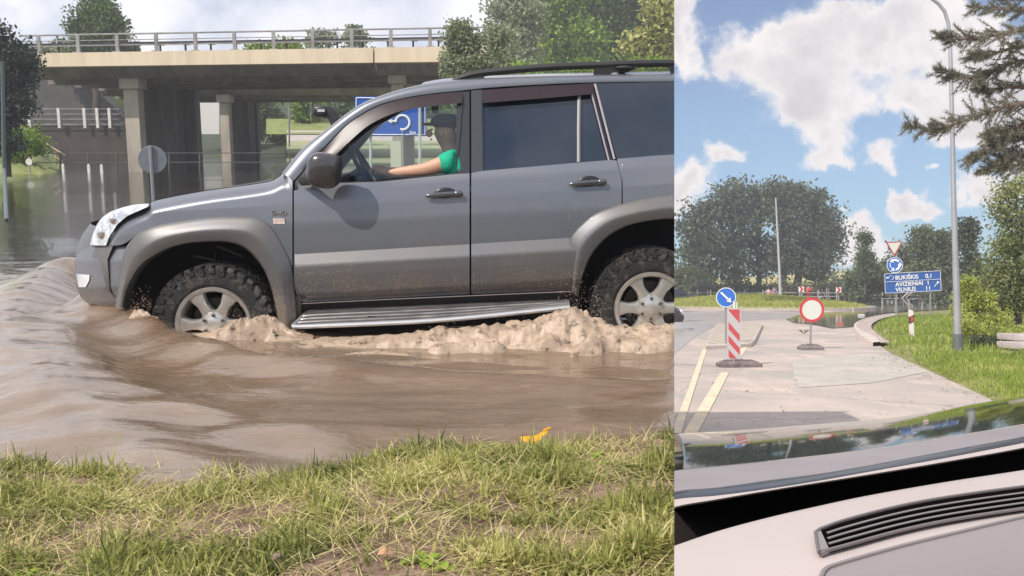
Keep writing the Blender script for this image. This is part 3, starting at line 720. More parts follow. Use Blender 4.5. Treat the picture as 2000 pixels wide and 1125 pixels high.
xe = wx[-1]; ye = wy[-1]
mb.add([(wx[0],ye,0),(-.05,ye,0),(-3.2,75,0),(-70,75,0),(-70,2.5,0),(wx[0],2.5,0)], [(0,1,2,3),(0,3,4,5)])
def watermat(name, c1, c2, rough, bscales, stretch, strength, dark=None):
    m = bpy.data.materials.new(name); m.use_nodes = True; t = m.node_tree; b = t.nodes['Principled BSDF']
    tc = t.nodes.new('ShaderNodeTexCoord'); mp = t.nodes.new('ShaderNodeMapping'); mp.inputs['Scale'].default_value = stretch; t.links.new(tc.outputs['Object'], mp.inputs[0])
    n = t.nodes.new('ShaderNodeTexNoise'); n.inputs['Scale'].default_value = 1.1; n.inputs['Detail'].default_value = 7; n.inputs['Roughness'].default_value = .6; t.links.new(mp.outputs[0], n.inputs[0])
    r = t.nodes.new('ShaderNodeValToRGB'); r.color_ramp.elements[0].position = .35; r.color_ramp.elements[1].position = .68
    r.color_ramp.elements[0].color = rgb(c1); r.color_ramp.elements[1].color = rgb(c2); t.links.new(n.outputs[0], r.inputs[0]); t.links.new(r.outputs[0], b.inputs['Base Color'])
    b.inputs['Roughness'].default_value = rough; b.inputs['IOR'].default_value = 1.33
    prev = None
    for sc, dist in bscales:
        k = t.nodes.new('ShaderNodeTexNoise'); k.inputs['Scale'].default_value = sc; k.inputs['Detail'].default_value = 3; t.links.new(mp.outputs[0], k.inputs[0])
        bp = t.nodes.new('ShaderNodeBump'); bp.inputs['Strength'].default_value = strength; bp.inputs['Distance'].default_value = dist
        t.links.new(k.outputs[0], bp.inputs['Height'])
        if prev: t.links.new(prev.outputs[0], bp.inputs['Normal'])
        prev = bp
    b.inputs['Specular IOR Level'].default_value = .85; b.inputs['Coat Weight'].default_value = .35 if dark else 0; b.inputs['Coat Roughness'].default_value = .03
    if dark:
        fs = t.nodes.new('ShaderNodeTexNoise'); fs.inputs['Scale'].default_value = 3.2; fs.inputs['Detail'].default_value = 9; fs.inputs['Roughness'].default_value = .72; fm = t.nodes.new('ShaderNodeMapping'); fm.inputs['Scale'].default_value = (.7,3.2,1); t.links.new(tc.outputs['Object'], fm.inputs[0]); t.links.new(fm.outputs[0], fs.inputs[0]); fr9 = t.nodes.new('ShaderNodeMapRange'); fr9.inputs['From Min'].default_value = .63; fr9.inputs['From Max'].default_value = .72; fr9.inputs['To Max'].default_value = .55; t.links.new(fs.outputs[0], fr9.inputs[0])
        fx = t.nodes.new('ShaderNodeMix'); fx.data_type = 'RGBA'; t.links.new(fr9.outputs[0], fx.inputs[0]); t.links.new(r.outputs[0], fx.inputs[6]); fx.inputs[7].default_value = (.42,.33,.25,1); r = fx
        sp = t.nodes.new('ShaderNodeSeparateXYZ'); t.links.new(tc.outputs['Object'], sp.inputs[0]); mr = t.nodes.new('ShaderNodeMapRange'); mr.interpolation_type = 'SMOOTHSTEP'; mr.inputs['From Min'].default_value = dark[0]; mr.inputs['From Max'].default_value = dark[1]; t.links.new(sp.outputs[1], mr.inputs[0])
        mc = t.nodes.new('ShaderNodeMix'); mc.data_type = 'RGBA'; t.links.new(mr.outputs[0], mc.inputs[0]); t.links.new(fx.outputs[2], mc.inputs[6]); mc.inputs[7].default_value = (.018,.014,.010,1); t.links.new(mc.outputs[2], b.inputs['Base Color'])  # far water darkened in its colour, painting in the bridge's shade and reflection
    t.links.new(prev.outputs[0], b.inputs['Normal']); return m
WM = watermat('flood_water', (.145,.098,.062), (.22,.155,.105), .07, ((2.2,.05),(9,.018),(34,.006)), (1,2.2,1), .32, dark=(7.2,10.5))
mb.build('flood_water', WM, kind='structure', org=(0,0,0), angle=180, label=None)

# foam boiling along the sill and round the wheels
FOAM = mat('foam', (.41,.31,.225), .5, col2=(.24,.17,.12), nscale=6, bump=.35, bscale=40, ramp=(.44,.68), detail=10, bdist=.015, stretch=(.6,1,1))
t = FOAM.node_tree; fb_ = t.nodes['Principled BSDF']; ft_ = t.nodes.new('ShaderNodeTexCoord'); fn_ = t.nodes.new('ShaderNodeTexNoise'); fn_.inputs['Scale'].default_value = 17; fn_.inputs['Detail'].default_value = 6; fn_.inputs['Roughness'].default_value = .7; t.links.new(ft_.outputs['Object'], fn_.inputs[0])
fr_a = t.nodes.new('ShaderNodeMapRange'); fr_a.inputs['From Min'].default_value = .30; fr_a.inputs['From Max'].default_value = .46; t.links.new(fn_.outputs[0], fr_a.inputs[0]); t.links.new(fr_a.outputs[0], fb_.inputs['Alpha']); fb_.inputs['Subsurface Weight'].default_value = .25; fb_.inputs['Subsurface Radius'].default_value = (.05,.03,.02)
def foam_strip(name, xs, ytop, ybot, hfn, yd0, yd1, seed):
    G = []; NT = 46
    for x in xs:
        row = []; hh = hfn(x)
        a = LP(x, 640, yd0); b = LP(x, 640, yd1)
        for k in range(NT+1):
            t = k/NT; X_ = a[0]*(1-t)+b[0]*t; Y_ = yd0*(1-t)+yd1*t
            prof = max(0, math.sin(math.pi*min(1, t*1.02))**.6)*(1-.55*t)*(.35+1.3*t if t < .5 else 1)
            q = Vector((X_*3.4, Y_*5, seed)); tb = abs(mnoise.noise(q))*1.9; tb2 = abs(mnoise.noise(q*2.3+Vector((5,0,0))))*1.9; tb3 = abs(mnoise.noise(q*5.5))*1.9
            br = mnoise.noise(q*1.3+Vector((2,7,1))); tb4 = mnoise.noise(q*12); z = hh*prof*(.62+.20*tb+.17*tb2+.12*tb3+.05*tb4)-.012-max(0, .06-br*.5)*(t > .45)*(t-.45)*1.6
            row.append((X_+.03*mnoise.noise(q*2), Y_+.03*mnoise.noise(q*2+Vector((9,0,0))), z))
        G.append(row)
    mb = MB(); mb.grid(G); return mb
h1 = pl([(560,.02),(600,.035),(640,.05),(700,.06),(760,.10),(830,.15),(900,.19),(960,.22),(1030,.27),(1085,.35),(1118,.42),(1150,.33),(1200,.22),(1260,.20),(1345,.21)], 4)
mb = foam_strip('foam', fr_(556,1345,2.6), 0, 0, h1, D0-.02, 5.28, 3.0)
h2 = pl([(232,.10),(262,.24),(285,.30),(300,.27),(315,.20),(335,.12),(380,.06),(430,.13),(470,.25),(500,.22),(520,.27),(545,.20),(575,.09),(610,.05)], 4)
m2 = foam_strip('foam', fr_(232,610,2.2), 0, 0, h2, D0+.02, 5.66, 8.0); mb.add(m2.v, m2.f)
for k in range(900):   # thrown drops
    x = random.choice([random.uniform(430,560), random.uniform(820,1317), random.uniform(1090,1180), random.uniform(258,300)]); q = LP(x, 640, random.uniform(5.4,5.9))
    h = (h1(x) if x > 600 else h2(x))*random.uniform(.5,1.0+.35*random.random()**3); r = random.uniform(.001,.0032); mb.ell((q[0], q[1], h), (r, r, r), 5, 3)
mb.build('foam', FOAM, kind='stuff', label='tan foam churned up by the wheels along the side of the grey car', cat='foam', angle=180)
SIDE = 'L'
# ================================================================== grassy bank in front
def bank_edge(px): return float(np.interp(px, [-200,0,60,120,200,300,380,450,520,600,700,800,900,960,1000,1080,1140,1200,1317,1400], [905,905,895,915,925,930,938,930,935,925,905,880,862,866,875,880,868,858,852,850]))
ex = np.array([LG(px, bank_edge(px)+14, .0)[:2] for px in range(-300, 1500, 20)])
def bank_z(x, y):
    ye = np.interp(x, ex[:,0], ex[:,1]); t = ye-y
    return np.where(t > 0, .02+.20*(1-np.exp(-t*1.1)), .10*t)
bx = np.arange(-3.2, 1.2, .03); by = np.arange(1.2, 4.6, .03); G = []
for x in bx:
    row = []
    for y in by:
        z = float(bank_z(x, y)); n = fbm(x*2.2, y*2.2, 1)*.028+fbm(x*7, y*7, 4)*.014
        row.append((x, y, z+n*(1 if z > 0 else .3)))
    G.append(row)
mb = MB(); mb.grid(G)
mb.build('bank', mat('bank_soil', (.11,.065,.045), .95, col2=(.26,.17,.12), nscale=6, bump=.8, bscale=22, detail=8), kind='structure', angle=180)
def mud(x, y): return fbm(x*1.5+3, y*3.1, 2)
def blades(n, xr, yr, zf, hr, wr, lie=.3, bend=.5, dens=None, hmod=None):
    P = np.stack([rng.uniform(*xr, n), rng.uniform(*yr, n)], 1)
    if dens is not None: P = P[[dens(a, b) for a, b in P]]
    n = len(P); z = np.array([zf(a, b) for a, b in P]); ang = rng.uniform(0, 2*np.pi, n)
    h = rng.uniform(*hr, n)*(.6+.8*rng.random(n)); h = h*np.array([hmod(a, b) for a, b in P]) if hmod else h; w = rng.uniform(*wr, n)
    tilt = np.where(rng.random(n) < lie, rng.uniform(1.05, 1.5, n), rng.uniform(.05, .8, n)); ta = rng.uniform(0, 2*np.pi, n)
    d = np.stack([np.cos(ta)*np.sin(tilt), np.sin(ta)*np.sin(tilt), np.cos(tilt)], 1)
    d2 = d.copy(); d2[:,2] -= bend*rng.random(n); d2 /= np.linalg.norm(d2, axis=1)[:,None]
    s = np.stack([np.cos(ang), np.sin(ang), np.zeros(n)], 1)*w[:,None]*.5
    b = np.stack([P[:,0], P[:,1], z-.004+.02*rng.random(n)*(tilt > 1)], 1); m = b+d*h[:,None]*.55; e = m+d2*h[:,None]*.45
    q1 = np.stack([b-s, b+s, m+s*.8, m-s*.8], 1); q2 = np.stack([m-s*.8, m+s*.8, e+s*.12, e-s*.12], 1)
    return np.concatenate([q1, q2])
GL = leafmat('bank_grass', (.09,.12,.03), (.46,.46,.14), (.80,.70,.36), trans=.45, nscale=2.2)
ST = leafmat('straw', (.34,.27,.11), (.58,.50,.24), (.68,.60,.36), trans=.2, nscale=5)
def gz(x, y): return float(bank_z(x, y))+fbm(x*2.2, y*2.2, 1)*.028+fbm(x*7, y*7, 4)*.014
PT = [(LG(x, y, .17)[:2], r) for x, y, r in ((770,1020,.13),(1215,1010,.17),(1240,1050,.14),(300,1060,.12),(170,1075,.13),(960,975,.07),(430,1010,.08),(700,1090,.08))]
def patch(a, b): return any(((a-c[0])/1.6)**2+(b-c[1])**2 < r*r for c, r in PT)
def bdens(a, b):
    ye = np.interp(a, ex[:,0], ex[:,1])
    if b > ye+.04 or a > .1761*b+.1: return False
    m = mud(a, b)*.8+(.26 if patch(a, b) else 0)
    p = 1 if m < .12 else .3 if m < .24 else .08
    return rng.random() < p
npmesh('grass', blades(150000, (-2.6,.9), (1.7,4.2), gz, (.018,.056), (.004,.010), lie=.5, dens=bdens, hmod=lambda a, b: .45+1.9*max(0, fbm(a*4.5, b*6, 6)+.30)**1.3), 4, GL, org=(0,0,0), label='short yellowish green grass on the bank in front of the flooded road', cat='grass', kind='stuff')
def bdens2(a, b):
    ye = np.interp(a, ex[:,0], ex[:,1]); return b < ye-.02 and a < .1761*b+.1 and rng.random() < (.35+.5*(fbm(a*2, b*2, 9) > .05))
npmesh('cut_straw', blades(30000, (-2.6,.9), (1.7,4.0), gz, (.04,.13), (.0022,.0045), lie=.97, bend=.15, dens=bdens2), 4, ST, org=(0,0,0), label='dry cut straw lying over the mown bank', cat='straw', kind='stuff')
# broad-leaved weeds
WEED = leafmat('weed_leaf', (.22,.34,.03), (.42,.55,.08), None, trans=.4, nscale=3)
def weed(px, py, s, label, n=7, z=.17, grp=None, upright=.5):
    c = Vector(LG(px, py, z)); c.z = gz(c.x, c.y); mb = MB()
    for k in range(n):
        a = k*2.4+random.random(); L = s*random.uniform(.6,1.1); w = L*.42; el = random.uniform(upright*.4, upright*1.4)
        d = Vector((math.cos(a)*math.cos(el), math.sin(a)*math.cos(el), math.sin(el))); sd = Vector((-math.sin(a), math.cos(a), 0)); G = []
        for i in range(6):
            t = i/5; ww = w*math.sin(math.pi*min(1,t*.93+.05))**.8*.5; p = d*L*t+Vector((0,0,-.35*L*t*t)); G.append([tuple(c+p-sd*ww+Vector((0,0,ww*.4))), tuple(c+p), tuple(c+p+sd*ww+Vector((0,0,ww*.4)))])
        mb.grid(G)
    return mb.build('weed', WEED, label=label, cat='weed', group=grp, angle=180, org=tuple(c))
weed(830,1085,.075,'bright lime broad-leaved weed at the bottom edge of the bank, below the front door',9,.2)
weed(790,1012,.05,'small bright weed on the brown patch of bank left of centre',6)
weed(42,1100,.07,'pale lime weed in the left corner of the bank',6,.2)
weed(525,1050,.05,'light green weed just above the round brown stone',5)
weed(1180,1095,.10,'long-leaved green weed with spreading blades beside the right end of the bank',10,.2,None,.25)
weed(1165,912,.05,'bright green weed at the edge of the water near the right',6,.05)
weed(870,1100,.05,'small upright weed right of the lime broad-leaved one',6,.2)
c = Vector(LG(540,1080,.17)); c.z = gz(c.x, c.y)+.015; mb = MB(); mb.ell(c, (.022,.02,.018), 14, 10)
mb.v = [tuple(Vector(p)*(1)+Vector((0,0,.002*mnoise.noise(Vector(p)*60)))) for p in mb.v]
mb.build('stone', mat('stone_brown', (.16,.10,.08), .7, col2=(.32,.22,.18), nscale=30), label='round brown stone lying in the grass of the bank', cat='stone')
# curled orange leaf at the water's edge
YL = leafmat('orange_leaf', (.85,.36,.01), (.95,.50,.02), None, trans=.4)
mb = MB(); G = []; c0 = Vector(LG(1043,862,.03))
for i in range(12):
    t = i/11; w = .022*math.sin(math.pi*(t*.85+.08))**1.2; x = -.055+.11*t; z = .014+.045*max(0,t-.5)**1.3*2; G.append([tuple(c0+Vector((x, -w, z-.016+.006*math.sin(9*t)))), tuple(c0+Vector((x, -w*.4, z+.004))), tuple(c0+Vector((x, w*.5, z+.006))), tuple(c0+Vector((x+.004, w, z-.004)))])
mb.grid(G); mb.tube([c0+Vector((.04,0,.045)), c0+Vector((.062,.0,.058)), c0+Vector((.075,0,.052))], [.006,.004,.003], 6); mb.build('fallen_leaf', YL, label='bright orange curled leaf at the edge of the water', cat='leaf', angle=180)
for i, (px, py, col, lb) in enumerate([(752,1108,(.40,.22,.12),'rusty brown leaf in the grass left of the lime weed'),(980,1040,(.42,.30,.22),'brown dead leaf on the bare patch of bank')]):
    c = Vector(LG(px, py, .17)); c.z = gz(c.x, c.y)+.03; mb = MB(); mb.grid([[tuple(c+Vector((-.018,-.01,0))), tuple(c+Vector((-.015,.012,.006)))],[tuple(c+Vector((0,-.016,.006))), tuple(c+Vector((0,.016,.012)))],[tuple(c+Vector((.02,-.006,.0))), tuple(c+Vector((.02,.008,.0)))]])
    mb.build('fallen_leaf', mat('dead_leaf_%d' % i, col, .8), label=lb, cat='leaf')
# ================================================================== left background
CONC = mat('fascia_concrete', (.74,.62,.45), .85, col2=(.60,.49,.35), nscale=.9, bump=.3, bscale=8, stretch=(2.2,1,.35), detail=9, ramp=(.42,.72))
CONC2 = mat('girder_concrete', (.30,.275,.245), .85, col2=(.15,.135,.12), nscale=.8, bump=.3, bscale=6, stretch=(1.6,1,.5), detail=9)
PIERM = mat('pier_concrete', (.48,.43,.35), .85, col2=(.30,.265,.22), nscale=1.2, bump=.3, bscale=8, stretch=(1,1,.35), detail=8)
STEEL = mat('rail_steel', (.42,.41,.40), .45, .5, col2=(.26,.24,.23), nscale=3)
WHITEP = mat('white_paint', (.72,.71,.68), .6, col2=(.55,.53,.49), nscale=4)
def bridge(label, D, Y2, top, bot, girder, x0, x1, cat='bridge', rail=True, slabstep=.5, gap=None):
    """top/bot/girder: functions px -> py of deck top, fascia bottom, girder bottom at depth D"""
    t = thing('bridge', label, cat, LP((x0+x1)/2, 335, D))
    mb = MB(); segs = [(x0, x1)] if not gap else [(x0, gap-1.5), (gap+1.5, x1)]
    for a, b in segs:
        n = max(2, int((b-a)/40)); xs = [a+(b-a)*i/n for i in range(n+1)]
        G = [[(LP(x, top(x), D)[0], D+.5, LP(x, top(x), D)[2]), LP(x, top(x), D), LP(x, bot(x), D), (LP(x, bot(x), D)[0], D+.35, LP(x, bot(x), D)[2]-.02)] for x in xs]
        G = [[(p[0], D+.5, p[2]-.3) for p in G[0]]]+G+[[(p[0], D+.5, p[2]-.3) for p in G[-1]]]; mb.grid(G)
    mb.build('fascia', CONC, t)
    n = 24; xs = [x0+(x1-x0)*i/n for i in range(n+1)]; mb = MB()
    G = [[LP(x, bot(x), D+.35), LP(x, girder(x), D+.9), (LP(x, girder(x), D+.9)[0], D+1.6, LP(x, girder(x), D+.9)[2]), (LP(x, girder(x), D+.9)[0], D+1.6, LP(x, girder(x), D+.9)[2]+.35), (LP(x, girder(x), D+.9)[0], Y2, LP(x, girder(x), D+.9)[2]+.35),
          (LP(x, girder(x), D+.9)[0], Y2, LP(x, top(x), D)[2]), (LP(x, top(x), D)[0], D+.5, LP(x, top(x), D)[2])] for x in xs]
    mb.grid(G)
    for k in range(3):   # cross girders below
        y = D+2.6+k*2.4
        if y < Y2-1: a = LP(x0, girder(x0), D+.9); b = LP(x1, girder(x1), D+.9); mb.prism([(a[0], y, a[2]+.4), (b[0], y, b[2]+.4), (b[0], y, b[2]-.12), (a[0], y, a[2]-.12)], (0,.6,0))
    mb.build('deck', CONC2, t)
    return t
f1t = lambda x: 104-(x-70)*.0165; f1b = lambda x: 130.5-(x-70)*.0125; f1g = lambda x: 154-(x-70)*.012
br = bridge('long concrete road bridge with sunlit edge beam and steel railings crossing behind the car', 37, 47, f1t, f1b, f1g, 52, 985, gap=730)
# parapet railing: posts and three rails, crash barrier behind it
rt_ = lambda x: 70-(x-37)*.0185
xs = [-1+77*k for k in range(0, 14)]
for x in [76+76.4*k for k in range(12)]:
    a = Vector(LP(x, f1t(x)+1, 37.25)); b = Vector(LP(x, rt_(x), 37.25)); mb = MB(); mb.box((a+b)/2, (.13,.08,b.z-a.z)); mb.box(a+Vector((0,0,.02)), (.3,.2,.05)); mb.build('railing_post', STEEL, br, smooth=False)
for fr3, r in ((0,.035),(.33,.018),(.62,.018)):
    mb = MB(); mb.tube([LP(x, rt_(x)*(1-fr3)+f1t(x)*fr3, 37.25) for x in (37, 300, 600, 985)], r, 6); mb.build('rail', STEEL, br)
mb = MB(); G = [[LP(x, f1t(x)-19+dy, 38.3+dd) for dy, dd in ((0,0),(2,.06),(3.5,0),(5,.06),(7,0))] for x in (20, 300, 600, 985)]; mb.grid(G)
cbm = mb.build('crash_barrier', mat('barrier_dull', (.20,.19,.20), .5, .4), br)
for x in [66+49.4*k for k in range(19)]:
    a = Vector(LP(x, f1t(x), 38.45)); b = Vector(LP(x, f1t(x)-14, 38.45)); mb = MB(); mb.box((a+b)/2, (.07,.05,b.z-a.z)); mb.box(b+Vector((.05,-.04,.0)), (.26,.12,.12)); mb.build('barrier_post', mat('dark_steel', (.06,.055,.055), .5, .4), cbm, smooth=False)
def pier(par, px, w, ytop, D, cap=True, n=1, dy=2.4, capw=None, lbl=None):
    for k in range(n):
        Dk = D+k*dy; x = (px-1000)/F*D/ct if False else LP(px, ytop, D)[0]
        zt = LP(px, ytop, D)[2]; mb = MB(); mb.box((x, Dk+.3, (zt-1.2)/2), (w/F*D, .6, zt+1.2))
        if cap: mb.box((x, Dk+.3, zt-.18), ((capw or w*1.3)/F*D, .9, .42))
        mb.build('pier', PIERM, par, smooth=False)
pier(br, 253, 27, 154, 38.2, n=1, capw=37)
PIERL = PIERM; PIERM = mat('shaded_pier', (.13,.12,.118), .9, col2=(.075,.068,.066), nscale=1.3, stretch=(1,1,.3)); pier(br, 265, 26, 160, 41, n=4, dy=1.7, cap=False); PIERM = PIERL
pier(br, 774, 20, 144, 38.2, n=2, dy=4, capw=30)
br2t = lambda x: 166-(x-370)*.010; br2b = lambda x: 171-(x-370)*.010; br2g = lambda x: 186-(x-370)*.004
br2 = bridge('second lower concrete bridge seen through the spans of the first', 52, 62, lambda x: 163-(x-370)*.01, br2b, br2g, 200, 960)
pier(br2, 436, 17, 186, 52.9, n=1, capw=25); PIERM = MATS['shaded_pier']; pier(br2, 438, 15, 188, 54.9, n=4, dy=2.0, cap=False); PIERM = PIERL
# solid wall-like pier row in the shade behind the first pier, and behind the second
for nm, x0, x1, D, ytop, parent in (('pier_wall', 277, 383, 46.3, 160, br), ('pier_wall', 447, 492, 60.5, 186, br2)):
    a = LP(x0, ytop, D); b = LP(x1, ytop, D); mb = MB(); mb.box(((a[0]+b[0])/2, D, (a[2]-1.2)/2), (b[0]-a[0], .8, a[2]+1.2))
    k = int((b[0]-a[0])/.45)
    for i in range(k): mb.box((a[0]+.2+i*.45, D-.43, (a[2]-1.2)/2), (.2,.08,a[2]+1.19))
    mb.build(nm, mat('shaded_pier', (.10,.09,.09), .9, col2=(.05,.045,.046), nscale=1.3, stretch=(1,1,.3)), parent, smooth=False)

# abutment slope, retaining wall with white-post railing, grass
ABUT = mat('abutment', (.11,.10,.10), .95, col2=(.06,.055,.052), nscale=.8, bump=.4, bscale=3)
SLOPEG = mat('slope_grass', (.14,.18,.05), .95, col2=(.25,.27,.09), nscale=1.5, bump=.6, bscale=9)
mb = MB()
mb.prism([LP(-120,150,66), LP(160,150,66), LP(225,212,66), LP(262,250,66), LP(330,262,66), LP(330,312,66), LP(-120,312,66)], (0,1.2,0))
mb.build('abutment_wall', ABUT, label='dark bridge abutment and sloping wing wall under the left end of the bridge', cat='wall', smooth=False)
mb = MB(); G = [[LP(x, y, 71+.02*(x-100)) for y in (140, 190, 235, 270, 312)] for x in range(120, 330, 20)]; mb.grid(G)
mb.build('embankment', SLOPEG, kind='structure')
mb = MB(); mb.prism([LP(-60,246,60), LP(262,246,60), LP(262,330,60), LP(-60,330,60)], (0,.8,0)); mb.build('retaining_wall', mat('wall_brown', (.075,.06,.048), .95, col2=(.045,.038,.032), nscale=.9), label='low brown retaining wall at the far edge of the water', cat='wall', smooth=False)
rl = thing('railing', 'metal railing with white posts on top of the low brown retaining wall', 'railing', LP(140, 248, 59.7))
for x in (20, 57, 115, 165, 190, 214):
    a = Vector(LP(x, 250, 59.7)); b = Vector(LP(x, 211, 59.7)); mb = MB(); mb.box((a+b)/2, (.17,.1,b.z-a.z)); mb.build('post', WHITEP, rl, smooth=False)
for y in (213, 223, 233, 243):
    mb = MB(); mb.tube([LP(-20,y,59.75), LP(232,y,59.75)], .03, 5); mb.build('rail', STEEL, rl)
# grassy bank with stair handrail on the left
mb = MB(); G = []
for i in range(26):
    px = -180+i*12; row = []
    for j in range(14):
        t = j/13; D = 34+t*20; h = max(-.3, (3.0*t)*(1-max(0, (px-20)/110))) ; p = LP(px, 300, D); row.append((p[0], D, h-.12+.25*fbm(px*.05, D*.3)))
    G.append(row)
mb.grid(G); mb.build('left_bank', SLOPEG, kind='structure', angle=180)
hr = thing('handrail', 'sloping stair handrail running down the left bank to the water', 'handrail', LP(110, 320, 40))
mb = MB(); mb.tube([LP(28,238,42), LP(60,262,41), LP(128,304,39)], .035, 6); mb.build('rail', mat('rail_tan', (.38,.29,.20), .6), hr)
mb = MB(); mb.tube([LP(28,256,42), LP(60,280,41), LP(128,318,39)], .02, 6); mb.build('rail', MATS['rail_tan'], hr)
for x, y0, D in ((38,246,41.6),(82,275,40.5),(110,293,39.7)):
    mb = MB(); mb.tube([LP(x,y0,D), LP(x,y0+30,D)], .03, 5); mb.build('post', MATS['rail_tan'], hr)
# floating fence line, marker posts standing in the water
fn = thing('fence', 'grey tubular fence standing in the flood water across the back', 'fence', LG(300, 330))
for y in (300, 318):
    mb = MB(); mb.tube([LP(-10,y,38.5+.2), LP(60,y,38.7), LP(240,y-1,38.7), LP(560,y-1,38.7), LP(640,y-2,38.7)], .02, 5); mb.build('rail', mat('rail_dull', (.12,.12,.12), .6, .3), fn)
for x in (18, 60, 118, 172, 228, 330, 390, 452, 510, 566):
    mb = MB(); mb.tube([LP(x,298,38.7), LP(x,340,38.7)], .035, 5); mb.build('post', MATS['rail_dull'], fn)
for x, D in ((124,37),(174,36.5),(199,36)):
    a = LP(x, 334, D); mb = MB(); mb.box((a[0], D, .03), (.10,.08,.55)); mb.ell((a[0], D, .31), (.05,.04,.05), 8, 5)
    mb.build('marker_post', WHITEP, label={124:'white marker post in the water, farthest left of three',174:'white marker post in the water, middle of three',199:'white marker post in the water, nearest to the sunlit pier'}[x], cat='post', group='marker posts in the water', smooth=False)
a = LP(57, 320, 36); ws = thing('small_sign', 'small pale round sign on a short post standing in the water by the left bank', 'sign', (a[0], 36, 0))
mb = MB(); mb.lathe((a[0], 36, LP(57,316,36)[2]), (0,1,0), [(0,-.01),(.13,-.01),(.13,.01),(0,.01)], 16); mb.build('disc', WHITEP, ws)
mb = MB(); mb.tube([(a[0],36.03,-.3),(a[0],36.03,.4)], .03, 6); mb.build('post', STEEL, ws)
# round sign seen from behind
D = 17.5; a = LP(298, 312, D); rs = thing('round_sign', 'back of a grey round road sign standing in the water beyond the bonnet', 'road sign', (a[0], D, 0))
mb = MB(); mb.lathe(a, (.15,-1,0), [(0,0),(.26,0),(.262,.012),(.255,.02),(0,.02)], 32); mb.build('sign_back', mat('sign_back_grey', (.17,.19,.22), .45, .5, col2=(.24,.25,.28), nscale=5), rs)
mb = MB(); mb.tube([(a[0]-.01,D-.06,-.5),(a[0]-.01,D-.06,a[2]+.27)], .032, 8); mb.build('pole', mat('pole_grey', (.34,.34,.35), .4, .6), rs)
mb = MB(); mb.tube([LP(13,430,12), LP(8,330,14), LP(5,120,14)], .028, 8); mb.build('metal_pole', mat('pole_green_grey', (.12,.15,.15), .5, .3), label='thin grey pole at the left edge in front of the dark tree', cat='pole')

# lamp posts, lawn and pavement between bridge and windscreen
for x, yt, yb, r, lb in ((565,186,320,.07,'tall thin lamp post left of the lawn beyond the windscreen'),(607,190,236,.05,'thin pale pole behind the lawn beyond the windscreen')):
    D = 66; mb = MB(); mb.tube([LP(x,yb,D), LP(x,yt-40,D)], r, 6); mb.build('lamp_post', STEEL, label=lb, cat='lamp post')
mb = MB(); mb.grid([[LP(x, y, D) for y, D in ((232,86),(254,80),(262,76))] for x in range(520, 960, 30)]); mb.build('lawn', SLOPEG, kind='structure')
mb = MB(); mb.grid([[LP(x, y, D) for y, D in ((255,79),(276,72))] for x in range(560, 960, 30)]); mb.build('pavement', mat('pink_paving', (.48,.40,.37), .9, col2=(.38,.32,.30), nscale=1), kind='structure')
mb = MB(); G = [[LP(x, y, D) for y, D in ((272,74),(300,60),(322,48))] for x in range(560, 930, 30)]; mb.grid(G); mb.build('far_bank', mat('far_bank_green', (.24,.27,.13), .95, col2=(.34,.34,.19), nscale=1.2), kind='structure')
# blue junction sign with the roundabout diagram, seen through the cabin
SB = mat('sign_blue', (.010,.085,.42), .45); SW = mat('sign_white', (.80,.80,.80), .5)
D = 22; ds = thing('direction_sign', 'large blue junction sign with white roundabout diagram seen through the car windows', 'road sign', LP(775, 350, D))
mb = MB(); mb.prism([LP(693,188,D), LP(833,190,D), LP(833,266,D), LP(693,266,D)], (0,.03,0)); mb.build('board', SB, ds, smooth=False)
mb = MB(); c = Vector(LP(786,239,D-.03)); r = .165
mb.tube([c+Vector((math.cos(a)*r,0,math.sin(a)*r)) for a in [R(250)+R(285)*i/24 for i in range(25)]], .025, 6, flat=.3)
mb.tube([LP(786,252,D-.03), LP(786,266,D-.03)], .022, 6, flat=.3); mb.tube([LP(775,237,D-.03), LP(764,236,D-.03)], .022, 6, flat=.3); mb.prism([LP(765,232,D-.03), LP(765,241,D-.03), LP(757,236,D-.03)], (0,-.01,0))
mb.build('roundabout_diagram', SW, ds)
mb = MB(); bx_ = [LP(696,191,D-.01), LP(830,193,D-.01), LP(830,263,D-.01), LP(696,263,D-.01)]
for i in range(4): mb.tube([bx_[i], bx_[(i+1)%4]], .012, 4)
mb.build('border', SW, ds)
text_mesh('distance_text', 'km', .12, SW, ds, Matrix.Translation(LP(800,262,D-.035)) @ Matrix.Rotation(R(90), 4, 'X'))
for x in (724, 820):
    mb = MB(); mb.tube([LP(x,190,D+.1 if x < 800 else D-.06), LP(x,372,D+.1 if x < 800 else D-.06)], .035, 7); mb.build('pole', mat('pole_pale', (.55,.56,.52), .5, .3), ds)
mb = MB(); a = LP(774,290,D+3); mb.box((a[0], D+3, a[2]/2-.2), (.28,.28,a[2]+.8)); mb.build('utility_box', mat('box_cream', (.52,.53,.40), .7), label='pale square pillar under the blue junction sign, seen through the car windows', cat='pillar', smooth=False)

# trees of the left place
BARK = mat('bark', (.10,.075,.055), .95, col2=(.05,.04,.03), nscale=6, bump=.6, bscale=20, stretch=(1,1,.3))
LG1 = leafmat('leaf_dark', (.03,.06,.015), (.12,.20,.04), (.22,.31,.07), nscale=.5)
LG2 = leafmat('leaf_green', (.07,.13,.015), (.28,.42,.05), (.50,.58,.10), nscale=.5)
LG3 = leafmat('leaf_grey', (.12,.16,.09), (.33,.38,.21), (.50,.54,.34), nscale=.6)
LG4 = leafmat('leaf_yellow', (.18,.20,.05), (.50,.50,.17), (.68,.64,.28), nscale=.6)
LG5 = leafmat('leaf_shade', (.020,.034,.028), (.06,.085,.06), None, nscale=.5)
tree('tree', 'rounded dark green tree rising behind the bridge at the left', LP, (190,230), 62, [(188,55,62,45),(190,20,45,38),(160,48,30,35),(225,60,32,30),(190,90,72,22)], .30, LG1, BARK, 170, 70, 1.0)
